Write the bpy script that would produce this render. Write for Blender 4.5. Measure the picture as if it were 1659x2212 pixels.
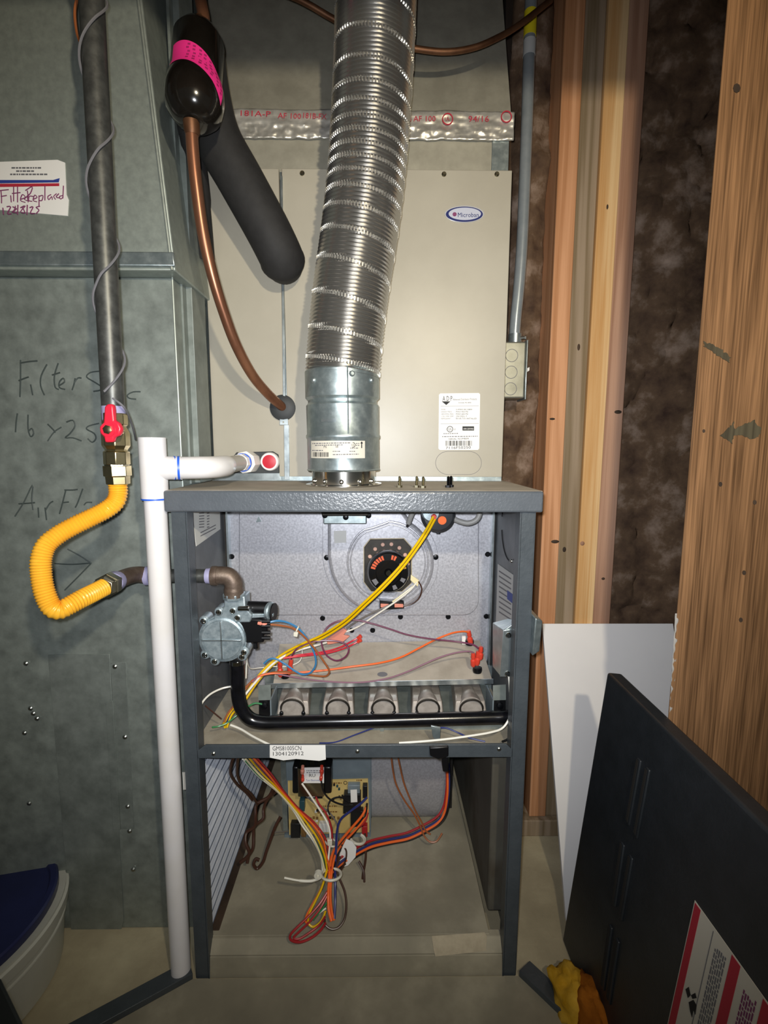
import bpy, bmesh, math, random
from mathutils import Vector, Matrix, noise

for o in list(bpy.data.objects):
    bpy.data.objects.remove(o, do_unlink=True)
scene = bpy.context.scene
COL = scene.collection
random.seed(7)

# ------------------------------------------------------------------ camera
W, H = 1659.0, 2212.0
FPX, PITCH, YAW, ROLL = 1067.6, 0.1305, 0.0109, 0.0029
CAM = Vector((0.0347, -0.6956, 0.85))
FW = Vector((math.sin(YAW) * math.cos(PITCH), math.cos(YAW) * math.cos(PITCH), -math.sin(PITCH)))
_r = Vector((math.cos(YAW), -math.sin(YAW), 0)); _u = _r.cross(FW)
RT = _r * math.cos(ROLL) + _u * math.sin(ROLL); UP = RT.cross(FW)
cd = bpy.data.cameras.new('camera'); cam = bpy.data.objects.new('camera', cd); COL.objects.link(cam)
cd.sensor_fit = 'HORIZONTAL'; cd.sensor_width = 36.0; cd.lens = FPX * 36.0 / W; cd.clip_start = 0.01
mw = Matrix((RT, UP, -FW)).transposed().to_4x4(); mw.translation = CAM
cam.matrix_world = mw
scene.camera = cam

# ------------------------------------------------------------------ light
scene.view_settings.view_transform = 'Standard'
scene.view_settings.look = 'None'
scene.view_settings.gamma = 1.0
scene.view_settings.use_curve_mapping = False
scene.view_settings.exposure = 0.15
world = bpy.data.worlds.new('world'); scene.world = world; world.use_nodes = True
bg = world.node_tree.nodes['Background']
bg.inputs['Color'].default_value = (0.80, 0.86, 0.80, 1); bg.inputs['Strength'].default_value = 0.055

def light(name, kind, loc, target, energy, color, **kw):
    d = bpy.data.lights.new(name, kind); o = bpy.data.objects.new(name, d); COL.objects.link(o)
    o.location = loc; d.energy = energy; d.color = color
    dr = Vector(target) - Vector(loc)
    o.rotation_euler = dr.to_track_quat('-Z', 'Y').to_euler()
    for k, v in kw.items(): setattr(d, k, v)
    return o
# the torch of the phone that took the picture, just left of and above its lens
light('phone_torch', 'SPOT', (CAM.x - 0.012, CAM.y - 0.004, CAM.z + 0.016), (0.03, 0.2, 0.79), 28.0, (0.93, 0.96, 1.0),
      spot_size=math.radians(116), spot_blend=1.0, shadow_soft_size=0.007)
# warm lamp behind the photographer's right shoulder
light('work_lamp', 'SPOT', (0.26, -0.95, 1.22), (0.05, 0.2, 1.0), 27.0, (1.0, 0.88, 0.66), shadow_soft_size=0.02,
      spot_size=math.radians(112), spot_blend=1.0)

# ------------------------------------------------------------------ pixel -> place helpers (1659x2212 frame)
def ray(px, py):
    return FW + RT * ((px - W / 2) / FPX) - UP * ((py - H / 2) / FPX)
def P(px, py, Y=0.0):
    d = ray(px, py); return CAM + d * ((Y - CAM.y) / d.y)
def PZ(px, py, Z=0.0):
    d = ray(px, py); return CAM + d * ((Z - CAM.z) / d.z)
def PX(px, py, X=0.0):
    d = ray(px, py); return CAM + d * ((X - CAM.x) / d.x)
def PL(px, py, o, n):
    d = ray(px, py); return CAM + d * ((o - CAM).dot(n) / d.dot(n))
def S(Y, npx):                       # metres covered by npx pixels at depth Y
    return npx * (Y - CAM.y) / FPX

# ------------------------------------------------------------------ materials
def lin(h):
    h = h.lstrip('#'); c = [int(h[i:i + 2], 16) / 255 for i in (0, 2, 4)]
    return tuple((x / 12.92 if x <= 0.04045 else ((x + 0.055) / 1.055) ** 2.4) for x in c) + (1,)
MATS = {}
def mat(name, c1, c2=None, c3=None, rough=0.5, metal=0.0, scale=20, stretch=(1, 1, 1), bump=0.0, bscale=None,
        detail=5, spec=0.5, coat=0.0, lo=0.35, hi=0.65, kind='noise', rvar=0.0, alpha=1.0, trans=0.0, aniso=0.0, emis=None):
    m = bpy.data.materials.new(name); m.use_nodes = True; MATS[name] = m
    nt = m.node_tree; N = nt.nodes; L = nt.links; b = N['Principled BSDF']
    b.inputs['Base Color'].default_value = lin(c1); b.inputs['Roughness'].default_value = rough
    b.inputs['Metallic'].default_value = metal; b.inputs['Specular IOR Level'].default_value = spec
    b.inputs['Coat Weight'].default_value = coat; b.inputs['Coat Roughness'].default_value = 0.08
    b.inputs['Anisotropic'].default_value = aniso
    b.inputs['Alpha'].default_value = alpha; b.inputs['Transmission Weight'].default_value = trans
    if emis: b.inputs['Emission Color'].default_value = lin(c1); b.inputs['Emission Strength'].default_value = emis
    if c2 or bump or rvar:
        tc = N.new('ShaderNodeTexCoord'); mp = N.new('ShaderNodeMapping'); mp.inputs['Scale'].default_value = stretch
        L.new(tc.outputs['Object'], mp.inputs['Vector'])
        def tex(k, s):
            if k == 'voronoi':
                t = N.new('ShaderNodeTexVoronoi'); t.inputs['Scale'].default_value = s; o = t.outputs['Color']
            elif k == 'wave':
                t = N.new('ShaderNodeTexWave'); t.inputs['Scale'].default_value = s; t.inputs['Distortion'].default_value = 6
                t.inputs['Detail'].default_value = 3; t.inputs['Detail Scale'].default_value = 1.2; o = t.outputs['Fac']
            else:
                t = N.new('ShaderNodeTexNoise'); t.inputs['Scale'].default_value = s; t.inputs['Detail'].default_value = detail
                t.inputs['Roughness'].default_value = 0.62; o = t.outputs['Fac']
            L.new(mp.outputs['Vector'], t.inputs['Vector']); return o
        f = tex(kind, scale)
        if c2:
            cr = N.new('ShaderNodeValToRGB'); L.new(f, cr.inputs['Fac'])
            e = cr.color_ramp.elements; e[0].position = lo; e[0].color = lin(c1); e[1].position = hi; e[1].color = lin(c2)
            if c3:
                x = e.new((lo + hi) / 2); x.color = lin(c3)
            L.new(cr.outputs['Color'], b.inputs['Base Color'])
        if rvar:
            mr = N.new('ShaderNodeMapRange'); mr.inputs['To Min'].default_value = max(0.02, rough - rvar); mr.inputs['To Max'].default_value = min(1, rough + rvar)
            L.new(f, mr.inputs['Value']); L.new(mr.outputs['Result'], b.inputs['Roughness'])
        if bump:
            g = tex('noise' if kind != 'wave' else 'wave', bscale or scale)
            bp = N.new('ShaderNodeBump'); bp.inputs['Strength'].default_value = bump; bp.inputs['Distance'].default_value = 0.002
            L.new(g, bp.inputs['Height']); L.new(bp.outputs['Normal'], b.inputs['Normal'])
    return m
def wood(name, c1, c2, ring=(38, 38, 1.6), scale=1.0, knots=True, rough=0.75, fine=0.35):
    m = bpy.data.materials.new(name); m.use_nodes = True; MATS[name] = m
    nt = m.node_tree; N = nt.nodes; L = nt.links; b = N['Principled BSDF']; b.inputs['Roughness'].default_value = rough
    b.inputs['Specular IOR Level'].default_value = 0.2
    tc = N.new('ShaderNodeTexCoord'); mp = N.new('ShaderNodeMapping'); mp.inputs['Scale'].default_value = ring
    L.new(tc.outputs['Object'], mp.inputs['Vector'])
    n1 = N.new('ShaderNodeTexNoise'); n1.inputs['Scale'].default_value = scale; n1.inputs['Detail'].default_value = 2; n1.inputs['Distortion'].default_value = 0.6
    L.new(mp.outputs['Vector'], n1.inputs['Vector'])
    mp2 = N.new('ShaderNodeMapping'); mp2.inputs['Scale'].default_value = (420, 420, 9); L.new(tc.outputs['Object'], mp2.inputs['Vector'])
    n2 = N.new('ShaderNodeTexNoise'); n2.inputs['Scale'].default_value = 1.0; n2.inputs['Detail'].default_value = 3
    L.new(mp2.outputs['Vector'], n2.inputs['Vector'])
    # growth rings: sine of stretched noise
    ml = N.new('ShaderNodeMath'); ml.operation = 'MULTIPLY'; ml.inputs[1].default_value = 22; L.new(n1.outputs['Fac'], ml.inputs[0])
    sn = N.new('ShaderNodeMath'); sn.operation = 'SINE'; L.new(ml.outputs[0], sn.inputs[0])
    ad = N.new('ShaderNodeMath'); ad.operation = 'MULTIPLY_ADD'; ad.inputs[1].default_value = 0.26; ad.inputs[2].default_value = 0.5; L.new(sn.outputs[0], ad.inputs[0])
    mx = N.new('ShaderNodeMix'); mx.data_type = 'FLOAT'; mx.inputs[0].default_value = fine; L.new(ad.outputs[0], mx.inputs[2]); L.new(n2.outputs['Fac'], mx.inputs[3])
    cr = N.new('ShaderNodeValToRGB'); L.new(mx.outputs[0], cr.inputs['Fac']); e = cr.color_ramp.elements
    e[0].position = 0.28; e[0].color = lin(c2); e[1].position = 0.68; e[1].color = lin(c1)
    L.new(cr.outputs['Color'], b.inputs['Base Color'])
    bp = N.new('ShaderNodeBump'); bp.inputs['Strength'].default_value = 0.35; bp.inputs['Distance'].default_value = 0.0015
    L.new(mx.outputs[0], bp.inputs['Height']); L.new(bp.outputs['Normal'], b.inputs['Normal'])
    return m

mat('galv_duct', '#8f9690', '#a1a9a1', rough=0.48, metal=0.5, scale=90, lo=0.3, hi=0.7, rvar=0.06, bump=0.05, bscale=9, detail=8)
mat('galv_low', '#7f8681', '#a0a8a2', rough=0.5, metal=0.5, scale=34, lo=0.32, hi=0.7, rvar=0.08, detail=10)
mat('galv_old', '#7a817c', '#969d98', rough=0.55, metal=0.5, scale=30, lo=0.35, hi=0.72, rvar=0.12)
mat('galv', '#93a0a3', '#b9c4c4', '#a2aeb0', rough=0.36, metal=0.8, scale=60, lo=0.3, hi=0.7, rvar=0.1)
mat('galv_speckle', '#b3b3ba', '#c6c6cd', rough=0.40, metal=0.5, scale=260, lo=0.36, hi=0.64, rvar=0.1, detail=2)
mat('zinc', '#a9b4b8', '#c3ccce', rough=0.3, metal=0.85, scale=40, rvar=0.08)
mat('alu_cast', '#93a3ab', '#b6c3c8', rough=0.42, metal=0.65, scale=120, rvar=0.08, bump=0.1, bscale=500)
mat('steel_bright', '#d4d2cc', rough=0.16, metal=1.0)
mat('flex_alu', '#b3b1ad', rough=0.23, metal=0.92)
mat('flex_alu_light', '#d2d0ca', rough=0.32, metal=0.84)
mat('chrome', '#d8d8d4', rough=0.12, metal=1.0)
mat('coil_paint', '#a39d8e', '#a9a394', rough=0.38, scale=9, spec=0.45, bump=0.02, bscale=700)
mat('foil', '#d9d6ce', '#b7b3a8', rough=0.33, metal=0.6, scale=40)
mat('plenum_metal', '#979385', '#aaa697', rough=0.5, metal=0.4, scale=25)
mat('paint_grey', '#53585e', '#595e64', rough=0.27, scale=30, spec=0.6, bump=0.26, bscale=260, detail=2)
mat('paint_dark', '#3f454a', '#474d52', rough=0.4, scale=30, spec=0.5, bump=0.25, bscale=170)
mat('paint_black', '#22262a', '#282c31', rough=0.42, scale=30, spec=0.45, bump=0.15, bscale=260)
mat('inner_wall', '#5e6164', '#74777a', rough=0.5, metal=0.4, scale=12)
mat('liner', '#4a463d', '#3b2f20', '#57544b', rough=0.8, scale=5, stretch=(1, 1, 0.6))
mat('dusty_floor', '#878170', '#aea691', '#958e7b', rough=0.8, metal=0.1, scale=8, lo=0.3, hi=0.7)
mat('dust_tan', '#a1988a', '#bbb2a4', rough=0.75, metal=0.15, scale=22, lo=0.3, hi=0.7, detail=8)
mat('dust_deck', '#8f8675', '#b0a794', rough=0.8, metal=0.1, scale=30, lo=0.3, hi=0.7, detail=8)
mat('burner_steel', '#9c938a', '#b8afa6', rough=0.5, metal=0.55, scale=50, rvar=0.1)
mat('iron_pipe', '#4b4c4a', '#626360', rough=0.42, metal=0.6, scale=70, rvar=0.1)
mat('iron_rust', '#5a4a40', '#75665a', rough=0.5, metal=0.5, scale=60, bump=0.15, bscale=300)
mat('iron_black', '#0d0d0e', '#15151a', rough=0.2, metal=0.1, scale=60, spec=0.7)
mat('brass', '#bcae86', '#cdbf98', rough=0.28, metal=1.0, scale=60)
mat('fitting_grey', '#a39d86', '#b9b39c', rough=0.28, metal=1.0, scale=60)
mat('pipe_dope', '#9a97b8', rough=0.5)
mat('red_plastic', '#d8253c', rough=0.32, spec=0.5)
mat('red_plug', '#c01f33', rough=0.4)
mat('csst_yellow', '#eda92a', '#f2b436', rough=0.34, scale=15, spec=0.5)
mat('pvc', '#e6e4e8', '#dedad6', rough=0.25, scale=6, spec=0.5)
mat('pvc_grey', '#b9b4ab', rough=0.4)
mat('blue_primer', '#2f63d6', rough=0.4)
mat('copper', '#855a44', '#a06f52', '#90624a', rough=0.36, metal=0.7, scale=25, stretch=(1, 1, 0.3), rvar=0.1)
mat('copper_old', '#5b3c28', '#75523a', rough=0.5, metal=0.7, scale=30)
mat('foam_black', '#222121', '#1b1a1a', rough=0.75, scale=60, bump=0.1, bscale=200)
mat('drier_black', '#120f0c', '#1a1714', rough=0.16, scale=30, coat=0.4)
mat('rubber', '#2f3234', rough=0.6)
mat('pink', '#f0328c', rough=0.5)
mat('ink', '#1a1a1c', rough=0.7); mat('ink_soft', '#6d6c70', rough=0.8); mat('ink_pink', '#a31c60', rough=0.7)
mat('ink_red', '#b1283a', rough=0.6); mat('ink_blue', '#2c3f8f', rough=0.6); mat('ink_purple', '#7c3a63', rough=0.7)
mat('marker', '#414947', rough=0.6); mat('marker_faint', '#5c6662', rough=0.6)
mat('paper', '#e8e6e2', rough=0.6); mat('paper_old', '#cfcfca', rough=0.6); mat('paper_grey', '#b4b4b2', rough=0.5)
mat('label_dirty', '#cfc9bb', rough=0.5); mat('tape_tan', '#a79a80', '#b8ab90', rough=0.6, scale=60)
mat('badge_silver', '#cfd0d2', rough=0.3, metal=0.5); mat('badge_blue', '#202a63', rough=0.3); mat('badge_face', '#b9bcca', rough=0.3)
mat('sticker_yellow', '#d4c21f', rough=0.5)
mat('emt', '#a9b2b7', '#b8c0c4', rough=0.25, metal=0.58, scale=40)
mat('box_steel', '#8f8e80', '#a2a193', rough=0.4, metal=0.6, scale=35)
mat('white_plastic', '#ece9e4', rough=0.4); mat('nylon', '#d6d2c2', rough=0.45, spec=0.4)
mat('white_board', '#e9e6e4', '#e2dfde', rough=0.5, scale=4)
mat('board_edge', '#8f8f92', rough=0.6)
mat('plastic_wrap', '#a9a6a2', rough=0.12, spec=0.8)
mat('concrete', '#9a8f75', '#c3b899', '#ab9f83', rough=0.85, scale=6, lo=0.3, hi=0.7, detail=9, bump=0.2, bscale=120)
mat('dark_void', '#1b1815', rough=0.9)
mat('sheathing', '#2c2119', '#3a2c21', rough=0.9, scale=8)
mat('batt', '#3f3029', '#a28e7f', '#64503f', rough=0.95, scale=16, lo=0.3, hi=0.74, detail=9, bump=0.6, bscale=60, spec=0.1)
mat('foam_yellow', '#b98a1e', '#d6ad45', rough=0.9, scale=18, bump=0.5, bscale=90, spec=0.1)
mat('foam_orange', '#7d4412', '#a9661f', rough=0.9, scale=18, bump=0.5, bscale=90, spec=0.1)
mat('lid_navy', '#171c48', '#1d2354', rough=0.38, scale=10)
mat('pail_white', '#b9b8ae', '#c6c5bb', rough=0.4, scale=7)
mat('motor_black', '#0c0c0d', rough=0.22, coat=0.3); mat('plate_dark', '#2a2723', '#3a352f', rough=0.5, metal=0.4, scale=60)
mat('hole_pink', '#c9a08f', rough=0.6); mat('orange_print', '#d2562a', rough=0.5); mat('gold_print', '#b88a28', rough=0.5)
mat('black_plastic', '#0e0e10', rough=0.35); mat('grey_plastic', '#2e3034', rough=0.32, spec=0.6)
mat('dot_orange', '#ff6a13', rough=0.5)
mat('hose_grey', '#8b8a88', rough=0.5)
mat('pcb', '#c9b173', '#bfa566', rough=0.5, scale=25); mat('relay_black', '#17181a', rough=0.4); mat('cap_blue', '#27454d', rough=0.4)
mat('comp_white', '#d9d7d0', rough=0.5); mat('comp_red', '#a51f23', rough=0.4); mat('solder_brown', '#7d5c30', rough=0.5)
mat('mount_grey', '#76838a', '#87939a', rough=0.45, metal=0.3, scale=15)
mat('filter_white', '#c8ccd4', '#b4bac6', rough=0.8, scale=30); mat('filter_line', '#5f6878', rough=0.8)
mat('wood_rust', '#4b3a2c', '#2e2218', rough=0.85, scale=14)
mat('screw_dark', '#15161a', rough=0.35, metal=0.6); mat('screw_zinc', '#b9bbb6', rough=0.3, metal=1.0)
mat('crimp_red', '#d0402e', rough=0.35, spec=0.5); mat('crimp_pink', '#d98a76', rough=0.4)
for n_, c_ in dict(yellow='#e0b400', black='#18181a', white='#e8e4d8', cream='#e6d9ac', grey='#6f6a66', purple='#6a2f4c', lilac='#8a6474', orange='#ee6a2c',
                   blue='#3d7fb0', navy='#27306e', brown='#7a4422', red='#cf2b3e', crimson='#a3272c', green='#2d7a45', tan='#9a5a34', darkbrown='#40261b').items():
    mat('wire_' + n_, c_, rough=0.35, spec=0.5)
wood('stud_orange', '#cf9a73', '#ab7750', ring=(26, 26, 0.9))
wood('stud_grey', '#9a8873', '#79684f', ring=(24, 24, 0.8))
wood('stud_yellow', '#dfbd8d', '#c4955f', ring=(30, 30, 0.5))
wood('stud_tan', '#b7917a', '#96705a', ring=(24, 24, 0.8))
wood('post_wood', '#96704e', '#4f3722', ring=(22, 22, 0.5), fine=0.78)
wood('post_stain', '#57503f', '#3e382c')
M = MATS

# ------------------------------------------------------------------ mesh builder
class B:
    def __init__(self): self.v = []; self.f = []
    def add(self, vs, fs):
        o = len(self.v); self.v += [Vector(x) for x in vs]; self.f += [tuple(i + o for i in f) for f in fs]; return self
    def hexa(self, p):     # p: 4 of one face, 4 of the opposite, same order
        return self.add(p, [(0, 1, 2, 3), (7, 6, 5, 4), (0, 4, 5, 1), (1, 5, 6, 2), (2, 6, 7, 3), (3, 7, 4, 0)])
    def box(self, x0, x1, y0, y1, z0, z1):
        return self.hexa([(x0, y0, z0), (x1, y0, z0), (x1, y0, z1), (x0, y0, z1), (x0, y1, z0), (x1, y1, z0), (x1, y1, z1), (x0, y1, z1)])
    def obox(self, c, u, v, w, a, b, d):   # oriented box, half sizes a,b,d along u,v,w
        c = Vector(c); u = Vector(u).normalized() * a; v = Vector(v).normalized() * b; w = Vector(w).normalized() * d
        return self.hexa([c - u - v - w, c + u - v - w, c + u + v - w, c - u + v - w, c - u - v + w, c + u - v + w, c + u + v + w, c - u + v + w])
    def prism(self, poly, off):            # poly of 3D points, extruded by vector off
        n = len(poly); off = Vector(off); q = [Vector(x) for x in poly]
        return self.add(q + [x + off for x in q], [tuple(range(n)), tuple(range(2 * n - 1, n - 1, -1))] + [(i, (i + 1) % n, n + (i + 1) % n, n + i) for i in range(n)])
    def rings(self, rs, closed_ends=True):
        n = len(rs[0]); fs = []
        for k in range(len(rs) - 1):
            for i in range(n):
                fs.append((k * n + i, k * n + (i + 1) % n, (k + 1) * n + (i + 1) % n, (k + 1) * n + i))
        if closed_ends: fs += [tuple(range(n - 1, -1, -1)), tuple((len(rs) - 1) * n + i for i in range(n))]
        return self.add([p for r in rs for p in r], fs)
    def tube(self, pts, r, n=10, caps=True):
        pts = [Vector(p) for p in pts]; m = len(pts); rr = r if isinstance(r, (list, tuple)) else [r] * m
        T = [(pts[min(i + 1, m - 1)] - pts[max(i - 1, 0)]).normalized() for i in range(m)]
        a = T[0].orthogonal().normalized(); rs = []
        for i in range(m):
            a = (a - T[i] * a.dot(T[i])); a = a.normalized() if a.length > 1e-6 else T[i].orthogonal().normalized()
            b = T[i].cross(a)
            rs.append([pts[i] + (a * math.cos(t) + b * math.sin(t)) * rr[i] for t in [2 * math.pi * k / n for k in range(n)]])
        return self.rings(rs, caps)
    def cyl(self, p0, p1, r0, r1=None, n=24):
        return self.tube([p0, p1], [r0, r0 if r1 is None else r1], n)
    def lathe(self, o, ax, prof, n=28, phase=0.0):          # prof: (distance along axis, radius)
        o = Vector(o); ax = Vector(ax).normalized(); a = ax.orthogonal().normalized(); b = ax.cross(a)
        return self.rings([[o + ax * t + (a * math.cos(q) + b * math.sin(q)) * r for q in [2 * math.pi * k / n + phase for k in range(n)]] for t, r in prof])
    def torus(self, c, ax, R, r, n=36, m=8, a0=0.0, a1=2 * math.pi, ref=None):
        c = Vector(c); ax = Vector(ax).normalized(); u = Vector(ref) if ref else ax.orthogonal(); u = (u - ax * u.dot(ax)).normalized(); v = ax.cross(u)
        full = abs(a1 - a0 - 2 * math.pi) < 1e-6
        pts = [c + (u * math.cos(a0 + (a1 - a0) * k / n) + v * math.sin(a0 + (a1 - a0) * k / n)) * R for k in range(n + 1)]
        return self.tube(pts, r, m, caps=not full)
    def ball(self, c, rx, ry=None, rz=None, n=14, m=9):
        c = Vector(c); ry = ry or rx; rz = rz or rx; rs = []
        for j in range(m + 1):
            t = math.pi * (0.02 + 0.96 * j / m) - math.pi / 2
            rs.append([c + Vector((rx * math.cos(t) * math.cos(2 * math.pi * k / n), ry * math.cos(t) * math.sin(2 * math.pi * k / n), rz * math.sin(t))) for k in range(n)])
        return self.rings(rs)
    def grid(self, fn, nu, nv):
        return self.add([fn(i / nu, j / nv) for j in range(nv + 1) for i in range(nu + 1)],
                        [(j * (nu + 1) + i, j * (nu + 1) + i + 1, (j + 1) * (nu + 1) + i + 1, (j + 1) * (nu + 1) + i) for j in range(nv) for i in range(nu)])
    def build(self, name, m, parent=None, smooth=35, bevel=0.0, seg=2, label=None, kind=None):
        me = bpy.data.meshes.new(name); me.from_pydata([tuple(x) for x in self.v], [], self.f); me.validate()
        bm = bmesh.new(); bm.from_mesh(me); bmesh.ops.recalc_face_normals(bm, faces=bm.faces); bm.to_mesh(me); bm.free()
        me.materials.append(M[m] if isinstance(m, str) else m)
        return place(name, me, parent, smooth, bevel, seg, label, kind)

def place(name, me, parent=None, smooth=35, bevel=0.0, seg=2, label=None, kind=None):
    o = bpy.data.objects.new(name, me); COL.objects.link(o)
    if smooth:
        for p in me.polygons: p.use_smooth = True
        me.set_sharp_from_angle(angle=math.radians(smooth))
    if bevel:
        b = o.modifiers.new('bevel', 'BEVEL'); b.width = bevel; b.segments = seg; b.limit_method = 'ANGLE'; b.angle_limit = math.radians(40)
    if parent is not None:
        o.parent = parent
        if parent.type == 'EMPTY': o.location = -parent.location
    if label: o['label'] = label
    if kind: o['kind'] = kind
    return o
def thing(name, label, cat, loc, group=None):
    o = bpy.data.objects.new(name, None); COL.objects.link(o); o.location = Vector(loc); o.empty_display_size = 0.02
    o['label'] = label; o['category'] = cat
    if group: o['group'] = group
    return o
def tag(o, label, cat, group=None):
    o['label'] = label; o['category'] = cat
    if group: o['group'] = group
    return o
def struct(o): o['kind'] = 'structure'; return o
def smoothpath(pts, k=6):
    pts = [Vector(p) for p in pts]; out = []
    for i in range(len(pts) - 1):
        p0 = pts[max(i - 1, 0)]; p1 = pts[i]; p2 = pts[i + 1]; p3 = pts[min(i + 2, len(pts) - 1)]
        for j in range(k):
            t = j / k
            out.append(0.5 * ((2 * p1) + (p2 - p0) * t + (2 * p0 - 5 * p1 + 4 * p2 - p3) * t * t + (3 * p1 - p0 - 3 * p2 + p3) * t ** 3))
    out.append(pts[-1]); return out
def pxpath(l, k=6): return smoothpath([P(*q) for q in l], k)
def text(name, s, a, b, h, m, parent, pf, up=None, lift=(0, -0.0004, 0), depth=0.0002, fit=True, label=None):
    """lettering s from pixel a to pixel b on the surface given by pf(px,py); h = letter height in pixels"""
    A = pf(*a); Bp = pf(*b); u = (Bp - A)
    mx, my = (a[0] + b[0]) / 2, (a[1] + b[1]) / 2
    if up is None:
        d = Vector((b[0] - a[0], b[1] - a[1], 0)).normalized(); nx, ny = d.y, -d.x
        v = pf(mx + nx * h, my + ny * h) - pf(mx, my)
    else:
        v = pf(mx + up[0] * h, my + up[1] * h) - pf(mx, my)
    cu = bpy.data.curves.new(name, 'FONT'); cu.body = s; cu.size = 1.0; cu.resolution_u = 2
    ob = bpy.data.objects.new(name, cu); me = bpy.data.meshes.new_from_object(ob); bpy.data.objects.remove(ob)
    if not me.vertices: return None
    xs = [q.co.x for q in me.vertices]; x0, x1 = min(xs), max(xs); cap = 0.72
    w = Vector(lift)
    for q in me.vertices:
        q.co = A + u * ((q.co.x - x0) / max(x1 - x0, 1e-6)) + v * (q.co.y / cap) + w
    me.materials.clear(); me.materials.append(M[m])
    return place(name, me, parent, smooth=0, label=label)
def quad(b, pts, off):
    b.prism(pts, off); return b
# ================================================================== THE SETTING
struct(B().box(-1.6, 1.6, -2.6, 1.4, -0.02, 0.0).build('floor', 'concrete', smooth=0))
struct(B().box(-1.6, 1.6, -0.35, 1.4, 2.10, 2.14).build('ceiling', 'sheathing', smooth=0))
struct(B().box(-1.6, 1.6, 1.30, 1.34, 0.0, 2.10).build('wall_back', 'dark_void', smooth=0))
wr = struct(B().box(0.285, 1.3, 0.40, 0.415, 0.0, 2.10).build('wall_right', 'sheathing', smooth=0))
# unseen header added out of frame to keep the lamp off the upper part
struct(B().box(-1.6, 1.6, -0.40, -0.36, 1.352, 2.14).build('shade_header', 'stud_tan', smooth=0))

def stud(x0, x1, y0, y1, z0, z1, m, label, nm='wall_stud', cat='stud', grp='sistered wall studs'):
    t = thing(nm, label, cat, ((x0 + x1) / 2, y0, z0), grp)
    B().box(x0, x1, y0, y1, z0, z1).build('board', m, t, bevel=0.002)
    return t
s1 = stud(0.3693, 0.4063, 0.300, 0.389, 0.038, 2.1, 'stud_orange', 'orange-brown wall stud nearest the furnace, with one dark split knot')
s2 = stud(0.4068, 0.4455, 0.303, 0.389, 0.038, 2.1, 'stud_grey', 'weathered grey-brown wall stud between the orange and the pale yellow stud')
s3 = stud(0.4460, 0.4840, 0.296, 0.389, 0.038, 2.1, 'stud_yellow', 'pale yellow wall stud, brightest of the four side by side')
s4 = stud(0.4845, 0.5215, 0.300, 0.389, 0.038, 2.1, 'stud_tan', 'reddish tan wall stud bordering the exposed brown insulation')
def knot(par, px, py, Y, rx, rz, m='wood_rust'):
    c = P(px, py, Y); B().lathe(c + Vector((0, 0.001, 0)), (0, -1, 0), [(0, 1), (0.0014, 0.9)], 14).build('knot', m, par)
    o = par.children[-1]
    for q in o.data.vertices:
        d = q.co - c; q.co = c + Vector((d.x * rx, d.y, d.z * rz))
knot(s1, 1199, 1170, 0.30, .009, .004); knot(s1, 1193, 905, 0.30, .006, .0025); knot(s2, 1219, 1187, .303, .004, .006); knot(s2, 1250, 750, .303, .003, .007)
knot(s3, 1258, 1174, .296, .005, .005, 'stud_tan'); knot(s3, 1312, 447, .296, .002, .005); knot(s4, 1335, 890, .30, .008, .004); knot(s4, 1303, 1250, .30, .004, .003)
t = thing('sole_plate', 'dusty grey wooden sole plate on the floor under the studs', 'plate', (0.75, 0.29, 0))
B().box(0.30, 1.25, 0.288, 0.392, 0.0, 0.038).build('board', 'stud_grey', t, bevel=0.002)

def batt(x0, x1, z0, z1, y, seed, label, nu, nv):
    def fn(u, v):
        x = x0 + (x1 - x0) * u; z = z0 + (z1 - z0) * v
        p = Vector((x * 9 + seed, 3.3, z * 9))
        d = noise.fractal(p, 0.9, 2.1, 6) * 0.022 + noise.fractal(p * 5, 0.8, 2.0, 4) * 0.006
        return Vector((x, y - d - 0.02 * math.sin(math.pi * u), z))
    b = B().grid(fn, nu, nv); o = b.build('insulation_batt', 'batt', smooth=180)
    s = o.modifiers.new('solid', 'SOLIDIFY'); s.thickness = 0.02; s.offset = -1 if False else 1
    return tag(o, label, 'insulation', 'brown fibreglass batts between the studs')
batt(0.29, 0.372, 0.04, 2.05, 0.372, 1.0, 'dark brown fibreglass strip between the coil cabinet and the orange stud', 14, 150)
batt(0.519, 1.10, 0.04, 2.05, 0.372, 9.0, 'wide brown fibreglass batt between the tan stud and the big post', 70, 190)

# big rough post on the right
XP = 0.4345
t = thing('timber_post', 'wide rough-sawn brown timber post at the right edge', 'post', (XP + 0.15, -0.06, 0))
pts = []
B().hexa([(XP, -0.06, 0), (XP + 0.30, -0.06, 0), (XP + 0.30, -0.06, 2.1), (XP, -0.06, 2.1), (XP + 0.026, -0.022, 0), (XP + 0.30, -0.022, 0), (XP + 0.30, -0.022, 2.1), (XP + 0.026, -0.022, 2.1)]).build('board', 'post_wood', t, bevel=0.003)
def blot(par, name, pl, m, pf, th=0.0006):
    if name == 'stain':
        fine = []
        for i, q in enumerate(pl):
            q2 = pl[(i + 1) % len(pl)]
            for k in range(5): fine.append((q[0] + (q2[0] - q[0]) * k / 5 + random.uniform(-2.2, 2.2), q[1] + (q2[1] - q[1]) * k / 5 + random.uniform(-2.2, 2.2)))
        pl = fine
    b = B(); b.prism([pf(*q) for q in pl], (0, -th, 0)); return b.build(name, m, par, smooth=0)
pf = lambda x, y: P(x, y, -0.06)
blot(t, 'stain', [(1555, 943), (1575, 925), (1583, 912), (1588, 928), (1610, 915), (1628, 908), (1643, 925), (1640, 940), (1626, 950), (1600, 938), (1586, 942), (1580, 958), (1568, 948)], 'post_stain', pf)
blot(t, 'stain', [(1521, 738), (1540, 745), (1560, 757), (1578, 772), (1574, 782), (1552, 770), (1532, 756), (1520, 747)], 'post_stain', pf)
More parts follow.
